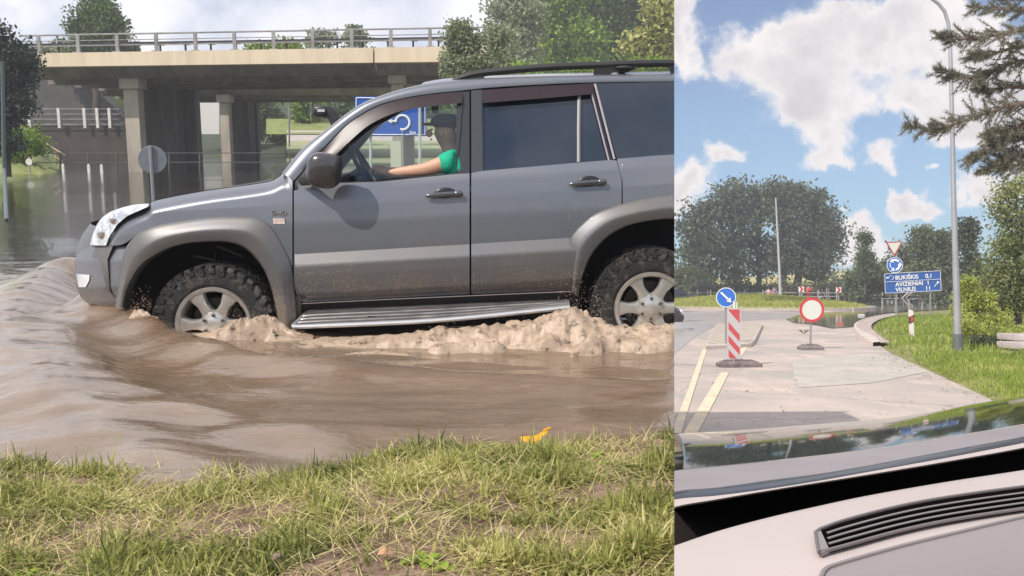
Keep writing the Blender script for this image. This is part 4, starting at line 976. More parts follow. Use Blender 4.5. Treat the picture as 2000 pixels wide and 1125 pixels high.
tree('tree', 'dark shaded tree at the left edge beside the end of the bridge', LP, (15,345), 30, [(5,110,40,60),(25,150,38,50),(-5,190,50,55),(35,205,28,35),(0,70,24,30),(5,260,45,55),(45,120,20,20)], .16, LG5, BARK, 260, 80, .5, tr=.1)
tree('bush', 'sunlit leafy bush at the foot of the left bank above the water', LP, (45,330), 38, [(50,270,35,22),(30,300,30,20),(70,290,22,16)], .14, LG2, BARK, 60, 60, .5, tr=.06, cat='bush')
for i, (q, lb) in enumerate([([(640,78,38,20),(690,72,28,22)],'low round tree behind the railing near the middle of the bridge'),([(500,96,22,6),(560,92,30,10)],'line of low bushes behind the bridge railing'),([(90,100,30,6),(170,98,60,6),(240,97,30,7)],'low shrubs behind the crash barrier at the left of the bridge')]):
    tree('bush', lb, LP, (q[0][0], 118), 64, q, .3, [LG3,LG2,LG3][i], BARK, 40, 60, .8, cat='bush', tr=.1)
tree('tree', 'slender leafy tree in front of the right end of the bridge', LP, (905,330), 33, [(890,75,22,28),(880,110,18,30),(905,60,26,15),(925,85,22,22),(930,130,34,22),(895,150,26,18),(968,110,30,34),(985,70,26,30)], .15, LG3, BARK, 130, 55, .5, tr=.1)
D = 84
tree('tree', 'pale grey-green willow to the right of the bridge', LP, (1000,230), D-6, [(985,60,34,55),(1010,20,38,40),(1030,80,40,60),(990,120,45,35),(960,130,38,22),(1010,-30,30,30)], .42, LG3, BARK, 240, 80, 1.5)
tree('tree', 'bright green tree in the middle of the trees above the car roof', LP, (1110,230), D, [(1090,40,50,55),(1130,90,50,60),(1080,110,50,40),(1120,-20,60,45),(1060,10,35,45),(1150,130,50,30)], .5, LG2, BARK, 260, 80, 1.7)
tree('tree', 'dark green tree right of the bright one above the car roof', LP, (1200,230), D+6, [(1180,20,50,50),(1220,70,55,60),(1170,90,45,50),(1240,10,50,50),(1200,-40,60,40),(1200,135,60,30)], .5, LG1, BARK, 260, 80, 1.7)
tree('tree', 'bright yellow-green tree filling the gap behind the roof rail', LP, (1150,230), D+9, [(1060,60,60,60),(1150,50,60,60),(1240,60,60,60),(1100,110,60,40),(1200,110,60,40),(1030,100,50,40),(1290,30,50,60),(1200,-10,60,40)], .5, LG2, BARK, 260, 80, 1.7)
tree('tree', 'yellow-green tree with big light leaves at the right edge of the left scene', LP, (1290,220), 60, [(1290,60,45,50),(1310,10,35,50),(1265,100,45,35),(1300,120,50,30),(1330,60,40,50)], .5, LG4, BARK, 200, 70, 1.3)
tree('bush', 'light green bushes showing between roof rail and car roof', LP, (1040,200), 50, [(960,146,50,10),(1050,142,60,14),(1150,138,60,16),(1260,132,60,16),(1310,135,40,16)], .3, LG2, BARK, 170, 60, .8, cat='bush', tr=.1)
for q, m, lb in [([(520,225,30,35),(510,260,30,25),(545,250,25,30)],LG1,'dark bushy tree between the second pier and the lamp post'),
                 ([(600,215,22,28),(610,195,20,15)],LG2,'sunlit light green tree beyond the windscreen'),
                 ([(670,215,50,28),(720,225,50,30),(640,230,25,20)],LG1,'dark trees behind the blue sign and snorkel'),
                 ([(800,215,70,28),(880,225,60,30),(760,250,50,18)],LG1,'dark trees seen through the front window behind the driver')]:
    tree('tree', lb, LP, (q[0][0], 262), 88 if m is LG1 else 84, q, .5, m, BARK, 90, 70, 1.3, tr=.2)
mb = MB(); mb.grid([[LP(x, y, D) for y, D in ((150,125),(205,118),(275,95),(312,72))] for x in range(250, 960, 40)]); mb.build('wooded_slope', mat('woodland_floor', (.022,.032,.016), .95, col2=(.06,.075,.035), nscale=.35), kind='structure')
mb = MB(); mb.prism([LP(386,192,80), LP(428,192,80), LP(428,262,80), LP(386,262,80)], (0,4,0)); mb.build('pale_building', mat('pale_render', (.68,.66,.62), .8), label='pale building end showing between the two rows of piers', cat='building', smooth=False)
# ================================================================== RIGHT PLACE
SIDE = 'R'
def sheet(name, pts, z, m, n=None, **kw):
    """flat ground polygon from view outline"""
    mb = MB(); P = [RG(x, y, z) for x, y in pts]; mb.add(P, [tuple(range(len(P)))]); return mb.build(name, m, smooth=False, **kw)
GRASSG = mat('verge_soil', (.16,.17,.05), .95, col2=(.26,.24,.09), nscale=1.2, bump=.6, bscale=14, detail=8)
mb = MB(); mb.add([(-3,.6,-.06),(90,.6,-.06),(260,500,-.06),(60,500,-.06)], [(0,1,2,3)]); mb.build('ground', GRASSG, kind='structure', org=(0,0,-.06), smooth=False)
# road surface: asphalt, the bright windscreen veil put into its pale base colour
ROAD = mat('pale_asphalt', (.58,.475,.415), .85, col2=(.42,.375,.34), nscale=.42, bump=.35, bscale=45, detail=12, ramp=(.36,.62))
t = ROAD.node_tree; b = t.nodes['Principled BSDF']
def road_detail():
    tc = t.nodes.new('ShaderNodeTexCoord'); mp = t.nodes.new('ShaderNodeMapping'); mp.inputs['Scale'].default_value = (1.0,.35,1); t.links.new(tc.outputs['Object'], mp.inputs[0])
    n = t.nodes.new('ShaderNodeTexNoise'); n.inputs['Scale'].default_value = 60; n.inputs['Detail'].default_value = 4; t.links.new(tc.outputs['Object'], n.inputs[0])
    w = t.nodes.new('ShaderNodeTexNoise'); w.inputs['Scale'].default_value = .9; w.inputs['Detail'].default_value = 8; w.inputs['Roughness'].default_value = .7; t.links.new(mp.outputs[0], w.inputs[0])
    old = b.inputs['Base Color'].links[0].from_socket
    m1 = t.nodes.new('ShaderNodeMix'); m1.data_type = 'RGBA'; m1.blend_type = 'MULTIPLY'; m1.inputs[0].default_value = .5
    r = t.nodes.new('ShaderNodeValToRGB'); r.color_ramp.elements[0].position = .3; r.color_ramp.elements[0].color = (.6,.6,.6,1); r.color_ramp.elements[1].position = .7
    t.links.new(n.outputs[0], r.inputs[0]); t.links.new(old, m1.inputs[6]); t.links.new(r.outputs[0], m1.inputs[7])
    m2 = t.nodes.new('ShaderNodeMix'); m2.data_type = 'RGBA'; r2 = t.nodes.new('ShaderNodeValToRGB'); r2.color_ramp.elements[0].position = .52; r2.color_ramp.elements[1].position = .72
    t.links.new(w.outputs[0], r2.inputs[0]); t.links.new(r2.outputs[0], m2.inputs[0]); t.links.new(m1.outputs[2], m2.inputs[6]); m2.inputs[7].default_value = (.68,.53,.44,1); t.links.new(m2.outputs[2], b.inputs['Base Color'])
road_detail()
def wear(m, amt=.7, sc=5, under=(.56,.46,.40)):
    t = m.node_tree; b = t.nodes['Principled BSDF']; old = b.inputs['Base Color'].links[0].from_socket; tc = t.nodes.new('ShaderNodeTexCoord'); n = t.nodes.new('ShaderNodeTexNoise'); n.inputs['Scale'].default_value = sc; n.inputs['Detail'].default_value = 9; n.inputs['Roughness'].default_value = .7; t.links.new(tc.outputs['Object'], n.inputs[0])
    f = t.nodes.new('ShaderNodeMapRange'); f.inputs['From Min'].default_value = .48; f.inputs['From Max'].default_value = .62; f.inputs['To Max'].default_value = amt; t.links.new(n.outputs[0], f.inputs[0]); mx = t.nodes.new('ShaderNodeMix'); mx.data_type = 'RGBA'; t.links.new(f.outputs[0], mx.inputs[0]); t.links.new(old, mx.inputs[6]); mx.inputs[7].default_value = rgb(under); t.links.new(mx.outputs[2], b.inputs['Base Color'])
def cracks():
    t = ROAD.node_tree; b = t.nodes['Principled BSDF']; old = b.inputs['Base Color'].links[0].from_socket; tc = t.nodes.new('ShaderNodeTexCoord'); n = t.nodes.new('ShaderNodeTexNoise'); n.inputs['Scale'].default_value = 1.5; n.inputs['Detail'].default_value = 6; t.links.new(tc.outputs['Object'], n.inputs[0])
    ad = t.nodes.new('ShaderNodeVectorMath'); ad.operation = 'MULTIPLY_ADD'; t.links.new(n.outputs['Color'], ad.inputs[0]); ad.inputs[1].default_value = (.9,.9,0); t.links.new(tc.outputs['Object'], ad.inputs[2])
    v = t.nodes.new('ShaderNodeTexVoronoi'); v.feature = 'DISTANCE_TO_EDGE'; v.inputs['Scale'].default_value = .28; t.links.new(ad.outputs[0], v.inputs[0]); f = t.nodes.new('ShaderNodeMapRange'); f.inputs['From Min'].default_value = .010; f.inputs['From Max'].default_value = .0; f.inputs['To Max'].default_value = .55; t.links.new(v.outputs['Distance'], f.inputs[0])
    w = t.nodes.new('ShaderNodeTexWave'); w.inputs['Scale'].default_value = .16; w.inputs['Distortion'].default_value = 1.2; w.inputs['Detail'].default_value = 3; mp = t.nodes.new('ShaderNodeMapping'); mp.inputs['Rotation'].default_value = (0,0,R(-12)); t.links.new(tc.outputs['Object'], mp.inputs[0]); t.links.new(mp.outputs[0], w.inputs[0]); wf = t.nodes.new('ShaderNodeMapRange'); wf.inputs['From Min'].default_value = .75; wf.inputs['From Max'].default_value = 1; wf.inputs['To Max'].default_value = .28; t.links.new(w.outputs[0], wf.inputs[0])
    m0 = t.nodes.new('ShaderNodeMix'); m0.data_type = 'RGBA'; t.links.new(wf.outputs[0], m0.inputs[0]); t.links.new(old, m0.inputs[6]); m0.inputs[7].default_value = (.36,.32,.29,1)
    mx = t.nodes.new('ShaderNodeMix'); mx.data_type = 'RGBA'; t.links.new(f.outputs[0], mx.inputs[0]); t.links.new(m0.outputs[2], mx.inputs[6]); mx.inputs[7].default_value = (.20,.17,.15,1); t.links.new(mx.outputs[2], b.inputs['Base Color'])
cracks()
sheet('road', [(1240,1120),(2060,1120),(2060,850),(1935,780),(1860,745),(1810,722),(1740,690),(1700,662),(1672,640),(1668,630),(1690,618),(1760,606),(1900,598),(2000,590),(2000,578),(1240,578)], -.035, ROAD, kind='structure')
MATS['pale_asphalt'] = ROAD
# windscreen reflection of the dashboard, painted on the road as a grey patch
sheet('reflection_patch', [(1548,702),(1700,690),(1760,700),(1812,726),(1700,748),(1562,757),(1552,750)], -.030, mat('painted_reflection', (.38,.365,.32), .75, col2=(.48,.44,.39), nscale=2.5, bump=.3, bscale=60, detail=10), kind='structure'); wear(MATS['painted_reflection'], .9, .8)
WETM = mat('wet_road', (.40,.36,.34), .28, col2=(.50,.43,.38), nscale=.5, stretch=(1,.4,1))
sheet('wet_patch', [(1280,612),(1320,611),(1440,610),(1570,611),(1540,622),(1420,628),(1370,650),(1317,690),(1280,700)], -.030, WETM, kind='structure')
YEL = mat('faded_yellow_line', (.74,.60,.40), .85, col2=(.60,.50,.41), nscale=3, ramp=(.4,.7), detail=9)
wear(YEL, .85, 4)
sheet('lane_marking', [(1372,682),(1381,682),(1353,770),(1330,846),(1310,846),(1340,770)], -.026, YEL, kind='structure')
sheet('lane_marking', [(1450,678),(1462,676),(1448,695),(1438,697)], -.026, YEL, kind='structure')
sheet('lane_marking', [(1408,727),(1424,727),(1400,775),(1362,846),(1334,846),(1378,775)], -.026, YEL, kind='structure')
# flood water
WM2 = watermat('flood_water_still', (.21,.165,.12), (.27,.22,.165), .04, ((.5,.02),(2.5,.006)), (1,1.6,1), .25)
sheet('flood_water', [(1535,623),(1548,630),(1590,634),(1625,641),(1668,638),(1676,625),(1692,618),(1745,610),(1810,606),(1900,602),(2010,598),(2010,577.5),(1640,577.5),(1640,596),(1712,599),(1690,604),(1620,609),(1560,615)], -.018, WM2, kind='structure')
# roundabout island with kerb
KERB = mat('kerb_stone', (.62,.53,.46), .85, col2=(.48,.41,.36), nscale=2, bump=.3, bscale=30)
ISG = mat('island_grass', (.30,.33,.07), .95, col2=(.42,.40,.13), nscale=.8, bump=.7, bscale=10, detail=9)
cx, cy, ea, eb = 20.0, 78.0, 8.6, 14.5; G = []
for i in range(49):
    a = 2*math.pi*i/48; row = []
    for j in range(13):
        r = j/12; e = 1-r; x = cx+ea*r*math.cos(a); y = cy+eb*r*math.sin(a); row.append((x, y, 0.10+.82*(1-r*r)**1.2+.05*fbm(x*.5, y*.5)*e))
    G.append(row)
mb = MB(); mb.grid(G); mb.build('island', ISG, kind='structure', angle=180)
G = []
for i in range(73):
    a = 2*math.pi*i/72; G.append([(cx+(ea+o)*math.cos(a), cy+(eb+o)*math.sin(a), z) for o, z in ((.55,-.04),(.52,.10),(.5,.13),(.0,.13),(-.05,.09))])
mb = MB(); mb.grid(G); mb.build('kerb', mat('island_kerb', (.30,.25,.22), .85, col2=(.42,.36,.31), nscale=1), kind='structure')
gdens = None
def isl_z(x, y):
    r = math.hypot((x-cx)/ea, (y-cy)/eb); return .10+.82*max(0, 1-r*r)**1.2
npmesh('island_grass', blades(26000, (cx-ea, cx+ea), (cy-eb, cy+8), isl_z, (.10,.24), (.03,.06), lie=.2, dens=lambda a, b: math.hypot((a-cx)/ea, (b-cy)/eb) < .97), 4, leafmat('island_blades', (.20,.23,.045), (.44,.45,.12), (.55,.50,.22), nscale=.3), org=(0,0,0), label='mown yellow-green grass covering the roundabout island', cat='grass', kind='stuff')
# traffic island with pavers
def pavermat(name, c1, c2, sx, sy, rot=0):
    m = bpy.data.materials.new(name); m.use_nodes = True; t = m.node_tree; b = t.nodes['Principled BSDF']; tc = t.nodes.new('ShaderNodeTexCoord'); mp = t.nodes.new('ShaderNodeMapping'); mp.inputs['Rotation'].default_value = (0,0,rot)
    t.links.new(tc.outputs['Object'], mp.inputs[0]); br = t.nodes.new('ShaderNodeTexBrick'); br.inputs['Scale'].default_value = 1; br.inputs['Brick Width'].default_value = sx; br.inputs['Row Height'].default_value = sy; br.inputs['Mortar Size'].default_value = .025
    br.inputs['Color1'].default_value = rgb(c1); br.inputs['Color2'].default_value = rgb(c2); br.inputs['Mortar'].default_value = (.25,.21,.18,1)
    t.links.new(mp.outputs[0], br.inputs[0]); t.links.new(br.outputs[0], b.inputs['Base Color']); b.inputs['Roughness'].default_value = .85; return m
PAV = pavermat('pavers', (.52,.44,.36), (.45,.385,.32), .9, .32, R(90)); PAV2 = pavermat('pavers_side', (.50,.41,.36), (.44,.36,.32), .8, .34, R(75))
def raised(nm, pts, z, kerbw, pm):
    P = [Vector(RG(x, y, z)) for x, y in pts]; c = sum(P, Vector())/len(P); n = len(P)
    ins = [p+(c-p).normalized()*kerbw for p in P]
    t = MB(); t.add([tuple(p+Vector((0,0,-.004))) for p in ins], [tuple(range(n))]); t.build(nm, pm, kind='structure', smooth=False)
    k = MB(); G = [[(p.x, p.y, -.05), (p.x, p.y, z-.01), tuple(p+(c-p).normalized()*.03+Vector((0,0,.0))), tuple(i_+Vector((0,0,.0))), (i_.x, i_.y, z-.03)] for p, i_ in zip(P+P[:1], ins+ins[:1])]; k.grid(G); k.build('kerb', KERB, kind='structure', angle=50)
raised('traffic_island', [(1402,632),(1486,631),(1489,634),(1474,664),(1466,670),(1440,672),(1380,675),(1377,671),(1398,635)], .06, .30, PAV)
# curved pavement on the right with kerb
out = smoothp([(1745,612),(1706,618),(1680,626),(1668,636),(1674,648),(1690,660),(1706,670)], 5); inn = smoothp([(1756,614),(1726,621),(1706,630),(1702,640),(1712,650),(1724,660),(1740,668)], 5)
mb = MB(); mb.grid([[RG(*a, .045), RG(*b, .045)] for a, b in zip(out, inn)]); mb.build('pavement', PAV2, kind='structure', smooth=False)
mb = MB(); G = []
for a, b in zip(out, inn):
    p = Vector(RG(*a, .045)); d = (Vector(RG(*b, .045))-p).normalized(); G.append([tuple(p-d*.02+Vector((0,0,-.16))), tuple(p-d*.02+Vector((0,0,.0))), tuple(p+Vector((0,0,.02))), tuple(p+d*.28+Vector((0,0,.02))), tuple(p+d*.30+Vector((0,0,-.03)))])
mb.grid(G); mb.build('kerb', KERB, kind='structure', angle=50)
# verge: raised grass sheet to the right of the road
vedge = [(2080,838),(2000,800),(1935,775),(1860,742),(1810,718),(1740,685),(1722,672),(1745,668),(1727,660),(1715,650),(1705,640),(1709,631),(1730,622),(1760,615),(1800,611),(1870,606),(1960,600),(2100,597)]
vp = np.array([RG(x, y)[:2] for x, y in vedge])
def vx(y): return float(np.interp(y, vp[:,1], vp[:,0])) if True else 0
vs_ = vp[np.argsort(vp[:,1])]
def vx(y): return float(np.interp(y, vs_[:,1], vs_[:,0]))
def vz(x, y):
    t = x-vx(y); return -.05+.10*min(1, max(0, t)/.5)+.035*max(0, t-1.2)+.03*fbm(x*.8, y*.8)*min(1, max(0, t))
G = []
for i in range(150):
    y = 7.0*(1.0155**i); y = min(y, 76); row = []
    for j in range(34):
        t = (j/33)**1.8*(8+y*.55); x = vx(y)+t; row.append((x, y, vz(x, y)))
    G.append(row)
    if y >= 76: break
mb = MB(); mb.grid(G); mb.build('verge', GRASSG, kind='structure', angle=180)
VG = leafmat('verge_grass', (.13,.20,.03), (.36,.44,.08), (.58,.52,.24), nscale=.9)
def vdens(a, b): t = a-vx(b); return t > .05 and a < (2060-1000)/F*b+.5 and b > 7.4 and rng.random() < min(1, .25+t*1.2)*(.55+.45*(fbm(a*.9, b*.9, 5) > -.1))
npmesh('verge_grass', np.concatenate([blades(95000, (3.4,10), (7.5,17), vz, (.04,.12), (.008,.016), lie=.25, dens=vdens), blades(70000, (5,24), (17,44), vz, (.07,.18), (.018,.035), lie=.2, dens=vdens)]), 4, VG, org=(0,0,0), label='bright green grass verge right of the road', cat='grass', kind='stuff')
# fallen leaves and twigs on the road and along the verge
L = []
for k in range(520):
    if k < 150: x, y = RG(random.uniform(1390,1900), random.uniform(690,835))[:2]
    else:
        y = 8+random.random()**1.4*13; x = vx(y)+random.gauss(-.05,.16)
        if random.random() < .3: y = random.gauss(16.5,.7); x = vx(y)+random.gauss(-.1,.35)
    if x > vx(y)+.3: continue
    s = random.uniform(.012,.034); a = random.random()*6.3; d = Vector((math.cos(a), math.sin(a), random.uniform(-.1,.3))); e = Vector((-d.y, d.x, random.uniform(-.2,.4)))*random.uniform(.3,.7); c = Vector((x, y, -.02+.012))
    L.append([c-d*s, c-e*s, c+d*s+Vector((0,0,.004)), c+e*s])
npmesh('fallen_leaves', np.array([[tuple(p) for p in q] for q in L]), 4, leafmat('litter', (.12,.07,.03), (.38,.30,.14), (.55,.46,.28), trans=.1), org=(0,0,0), label='small dry leaves and twigs scattered over the road edge', cat='leaves', kind='stuff')

# ---------------- signs
RED = mat('sign_red', (.62,.03,.035), .45); WHT = mat('sign_face_white', (.62,.63,.58), .5); BLU = mat('sign_face_blue', (.035,.15,.55), .45); BRD = mat('board_blue', (.03,.105,.37), .45)
POLE = mat('galvanised_pole', (.36,.36,.37), .45, .6, col2=(.28,.28,.29), nscale=4)
RUBB = mat('sign_foot_rubber', (.15,.125,.13), .8, col2=(.22,.19,.18), nscale=8, bump=.3)
def disc(mb, c, r, y, n=40, inner=0): mb.lathe(c, (0,-1,0), [(inner, y), (r, y), (r, y-.012), (inner, y-.012)] if inner else [(0,y),(r,y),(r,y-.012)], n)
def foot(c, w, d, h, par, m=RUBB, tilt=0):
    mb = MB(); hw, hd = w/2, d/2
    for z0, z1, s0, s1 in ((0,h*.55,1,1),(h*.55,h,1,.78)):
        mb.grid([[(c[0]+sx*hw*s, c[1]+sy*hd*s+tilt*sx, c[2]+z) for sx, sy in ((-1,-.8),(-.9,-1),(.9,-1),(1,-.8),(1,.8),(.9,1),(-.9,1),(-1,.8),(-1,-.8))] for z, s in ((z0,s0),(z1,s1))])
    mb.add([(c[0]+sx*hw*.78, c[1]+sy*hd*.78+tilt*sx, c[2]+h) for sx, sy in ((-1,-.8),(-.9,-1),(.9,-1),(1,-.8),(1,.8),(.9,1),(-.9,1),(-1,.8))], [tuple(range(8))])
    mb.box((c[0]-hw*.5, c[1], c[2]+h), (w*.16, d*.45, h*.35)); mb.box((c[0]+hw*.5, c[1], c[2]+h), (w*.16, d*.45, h*.35)); mb.box((c[0], c[1], c[2]+h), (w*.2, d*.5, h*.6))
    return mb.build('rubber_foot', m, par, angle=30)
Z0 = -.035
# round no-vehicles sign on its foot
D = 1.285*F/(683-HZ); b0 = RG(1583, 683, Z0); s = thing('road_sign', 'round white sign with red rim on a short pole in a rubber foot', 'road sign', b0)
c = RP(1585.5, 605, b0[1]); px_ = b0[1]/F; mb = MB(); disc(mb, c, 21.5*px_, .0); mb.build('face', WHT, s)
mb = MB(); disc(mb, c, 24*px_, .006, inner=19.3*px_); mb.build('rim', mat('faded_red', (.56,.045,.055), .5), s)
mb = MB(); mb.tube([(b0[0]+.01,b0[1]+.04,Z0),(c[0],b0[1]+.04,c[2]+.2)], .022, 8); mb.build('pole', POLE, s)
foot(b0, 46*px_, .40, .10, s, tilt=.02)
# striped barrier board
b0 = RG(1443, 716, Z0); px_ = b0[1]/F; s = thing('barrier_board', 'red and white striped guide board on a dark rubber foot beside the yellow lines', 'barrier', b0)
p0 = RP(1420,602,b0[1]); p1 = RP(1446,702,b0[1]); w = p1[0]-p0[0]; h = p0[2]-p1[2]; mb = MB(); mb.box(((p0[0]+p1[0])/2, b0[1], (p0[2]+p1[2])/2), (w, .05, h)); mb.build('panel', mat('panel_grey', (.48,.45,.45), .5), s, smooth=False)
mb = MB(); bw = w*.09; yf = b0[1]-.030
def stripe(a, b_):   # band between two lines descending to the right, clipped to panel
    x0, x1 = p0[0]+bw, p1[0]-bw; zt, zb = p0[2]-bw, p1[2]+bw; sl = (x1-x0)*1.15
    P = []
    for x, z in ((x0, a), (x1, a-sl), (x1, b_-sl), (x0, b_)): P.append((x, min(max(z, zb), zt)))
    # exact clip against top/bottom
    poly_ = [(x0,a),(x1,a-sl),(x1,b_-sl),(x0,b_)]
    def clip(pl_, lim, keep):
        o = []
        for i in range(len(pl_)):
            p, q = pl_[i], pl_[(i+1)%len(pl_)]; ip, iq = keep(p[1], lim), keep(q[1], lim)
            if ip: o.append(p)
            if ip != iq: t = (lim-p[1])/(q[1]-p[1]); o.append((p[0]+(q[0]-p[0])*t, lim))
        return o
    pl_ = clip(poly_, zt, lambda a_, b2: a_ <= b2); pl_ = clip(pl_, zb, lambda a_, b2: a_ >= b2) if pl_ else pl_
    if len(pl_) >= 3: mb.prism([(x, yf, z) for x, z in pl_], (0,.004,0))
H_ = p0[2]-p1[2]; zt = p0[2]
for k in (-.02, .27, .53, .80):
    a = zt-H_*k+(.05*H_ if k < 0 else 0); stripe(a+(w*1.15*.95 if k < 0 else 0), a-H_*.135-(0 if k >= 0 else -.02))
mb.build('red_stripes', mat('stripe_red', (.50,.07,.08), .5), s, smooth=False)
mb = MB(); mb.tube([(b0[0]-.02,b0[1]+.04,Z0),(b0[0]-.03,b0[1]+.04,p0[2]+.10)], .02, 6); mb.box((p0[0]+w*.55,b0[1]+.02,p0[2]+.06), (.035,.03,.12)); mb.build('upright', WHT, s)
mb = MB(); mb.box(((p0[0]+p1[0])/2, b0[1], p1[2]-.04), (w*.5,.03,.10)); mb.build('lower_post', MATS['panel_grey'], s, smooth=False)
foot(b0, 84*px_, .42, .10, s, m=mat('wet_rubber', (.11,.085,.085), .7, col2=(.22,.18,.175), nscale=8), tilt=.05)
# blue keep-right sign on the island
b0 = RG(1419, 667, .09); px_ = b0[1]/F; s = thing('road_sign', 'round blue keep-right sign with a white diagonal arrow on the paved island', 'road sign', b0)
c = RP(1418, 581, b0[1]); mb = MB(); disc(mb, c, 18.3*px_, 0); mb.build('face', BLU, s); mb = MB(); disc(mb, c, 19.4*px_, .005, inner=18.0*px_); mb.build('rim', SW, s)
mb = MB(); d = Vector((.72,0,-.69)); n_ = Vector((.69,0,.72)); o = Vector(c)+Vector((0,-.02,0)); r = 18*px_
mb.prism([o+(-d*.80+n_*.10)*r, o+(-d*.80-n_*.10)*r, o+(d*.35-n_*.10)*r, o+(d*.35+n_*.10)*r], (0,-.004,0)); mb.prism([o+(d*.30+n_*.30)*r, o+(d*.80)*r, o+(d*.30-n_*.30)*r], (0,-.004,0)); mb.build('arrow', SW, s, smooth=False)
mb = MB(); mb.tube([(b0[0],b0[1]+.05,0),(b0[0],b0[1]+.05,c[2]+.1)], .027, 8); mb.build('pole', POLE, s)
# direction board with the two signs above it
b0 = RG(1751, 625, -.0); D = b0[1]; k = D/F; s = thing('direction_sign', 'blue direction board with place names on two poles at the right of the road', 'road sign', b0)
A = [Vector(RP(x, y, D)) for x, y in ((1727.5,535),(1836.5,529),(1838,567.5),(1729,573))]
mb = MB(); mb.prism([p+Vector((0,.0,0)) for p in A], (0,.03,0)); mb.build('board', BRD, s, smooth=False)
ux = (A[1]-A[0]).normalized(); uz = (A[0]-A[3]).normalized(); Wd = (A[1]-A[0]).length; Hd = (A[0]-A[3]).length
def on(u, v): return A[3].lerp(A[2], u).lerp(A[0].lerp(A[1], u), v)+Vector((0,-.018,0))
mb = MB()
for a, b_ in (((0,0),(1,0)),((1,0),(1,1)),((1,1),(0,1)),((0,1),(0,0)),((0,.575),(1,.575))): mb.tube([on(*a), on(*b_)], .016, 4)
mb.build('border', mat('border_pale', (.55,.58,.66), .5), s)
rx = math.atan2((A[1]-A[0]).z, (A[1]-A[0]).x)
def tx(body, u, v, size):
    M = Matrix.Translation(on(u, v)) @ Matrix.Rotation(R(90), 4, 'X') @ Matrix.Rotation(rx, 4, 'Z'); text_mesh('lettering', body, size, SW, s, M, .004)
ts = Hd*.30
tx('BUKIŠKIS', .185, .67, ts); tx('0,1', .725, .68, ts); tx('AVIŽIENIAI', .185, .33, ts*.98); tx('1', .745, .335, ts); tx('VILNIUS', .185, .055, ts*.98); tx('11', .715, .06, ts)
mb = MB(); c = on(.115,.78); r = .10
mb.tube([c+Vector((math.cos(a)*r,0,math.sin(a)*r)) for a in [R(180)-R(270)*i/16 for i in range(17)]], .022, 5, flat=.4); mb.tube([c+Vector((-r,0,0)), c+Vector((-r-.09,0,-.005))], .022, 5, flat=.4); mb.prism([c+Vector((-r-.08,-.01,.05)), c+Vector((-r-.16,-.01,0)), c+Vector((-r-.08,-.01,-.05))], (0,-.006,0)); mb.build('turn_back_arrow', SW, s)
mb = MB(); P = [on(.885,.20), on(.90,.30), on(.925,.34), on(.935,.42)]; mb.tube(P, .028, 5, flat=.4); mb.prism([on(.93,.50), on(.975,.44), on(.935,.34)], (0,-.006,0)); mb.build('bend_arrow', SW, s)
for x, yb in ((1751,625),(1817,622)):
    q = RP(x, 534, D+.07); mb = MB(); mb.tube([(q[0],D+.07,-.05),(q[0],D+.07,q[2] if x > 1800 else RP(x,480,D)[2])], .045, 8); mb.build('pole', POLE, s)
c = RP(1747.5, 517.5, D); mb = MB(); q = MB()
s2 = thing('road_sign', 'round blue roundabout sign with three white arrows above the direction board', 'road sign', c); disc(mb, c, 15*k, .01); mb.build('face', BLU, s2); mb = MB(); disc(mb, c, 15.8*k, .014, inner=14.8*k); mb.build('rim', SW, s2)
mb = MB(); r = 9.6*k; o = Vector(c)+Vector((0,-.025,0))
for i in range(3):
    a0 = R(90+25)-i*R(120); P = [o+Vector((math.cos(a0-R(75)*t)*r,0,math.sin(a0-R(75)*t)*r)) for t in (0,.25,.5,.75,1)]
    # counter-clockwise circulation
    P = P[::-1]; mb.tube(P, [.045,.05,.055,.055,.05], 5, flat=.3); e = P[-1]; a1 = a0+R(0); tg = Vector((-math.sin(a1),0,math.cos(a1))); rd_ = Vector((math.cos(a1),0,math.sin(a1))); mb.prism([e+rd_*.10, e+tg*.15, e-rd_*.10], (0,-.006,0))
mb.build('arrows', SW, s2)
A3 = [RP(1730,473,D), RP(1763,471,D), RP(1747,501,D)]; cc = sum((Vector(p) for p in A3), Vector())/3
s3 = thing('road_sign', 'give-way triangle with red rim on top of the direction sign pole', 'road sign', tuple(A3[2]))
mb = MB(); mb.prism(A3, (0,.02,0)); mb.build('rim', mat('rim_red', (.42,.045,.06), .5), s3, smooth=False)
mb = MB(); mb.prism([tuple(cc+(Vector(p)-cc)*.78+Vector((0,-.004,0))) for p in A3], (0,.003,0)); mb.build('face', WHT, s3, smooth=False)
# delineator post
b0 = RG(1781, 664, .02); s = thing('delineator_post', 'white delineator post with a red and black band on the verge', 'post', b0); k2 = b0[1]/F; h = 59*k2
mb = MB(); w = 7.4*k2; lean = -.035; mb.grid([[(b0[0]+sx*w/2+lean*z, b0[1]+sy*.04, b0[2]+z) for sx, sy in ((-1,-1),(1,-1),(1,1),(-1,1),(-1,-1))] for z in (-.1, h*.94)]+[[(b0[0]+sx*w/2*(.9 if sx < 0 else .2)+lean*h, b0[1]+sy*.04, b0[2]+h*(1.0)) for sx, sy in ((-1,-1),(1,-1),(1,1),(-1,1),(-1,-1))]]); mb.build('post_body', mat('post_white', (.72,.66,.63), .55), s, smooth=False)
mb = MB(); x0 = b0[0]+lean*h*.66; mb.prism([(x0-w/2-.003,b0[1]-.046,b0[2]+h*.54),(x0+w/2+.003,b0[1]-.046,b0[2]+h*.60),(x0+w/2+.003,b0[1]-.046,b0[2]+h*.84),(x0-w/2-.003,b0[1]-.046,b0[2]+h*.77)], (0,.09,0)); mb.build('band', mat('band_dark', (.10,.05,.045), .5), s, smooth=False)
mb = MB(); mb.box((x0,b0[1]-.050,b0[2]+h*.69), (w*.55,.01,h*.15)); mb.build('reflector', mat('reflector_red', (.60,.09,.05), .3), s, smooth=False)
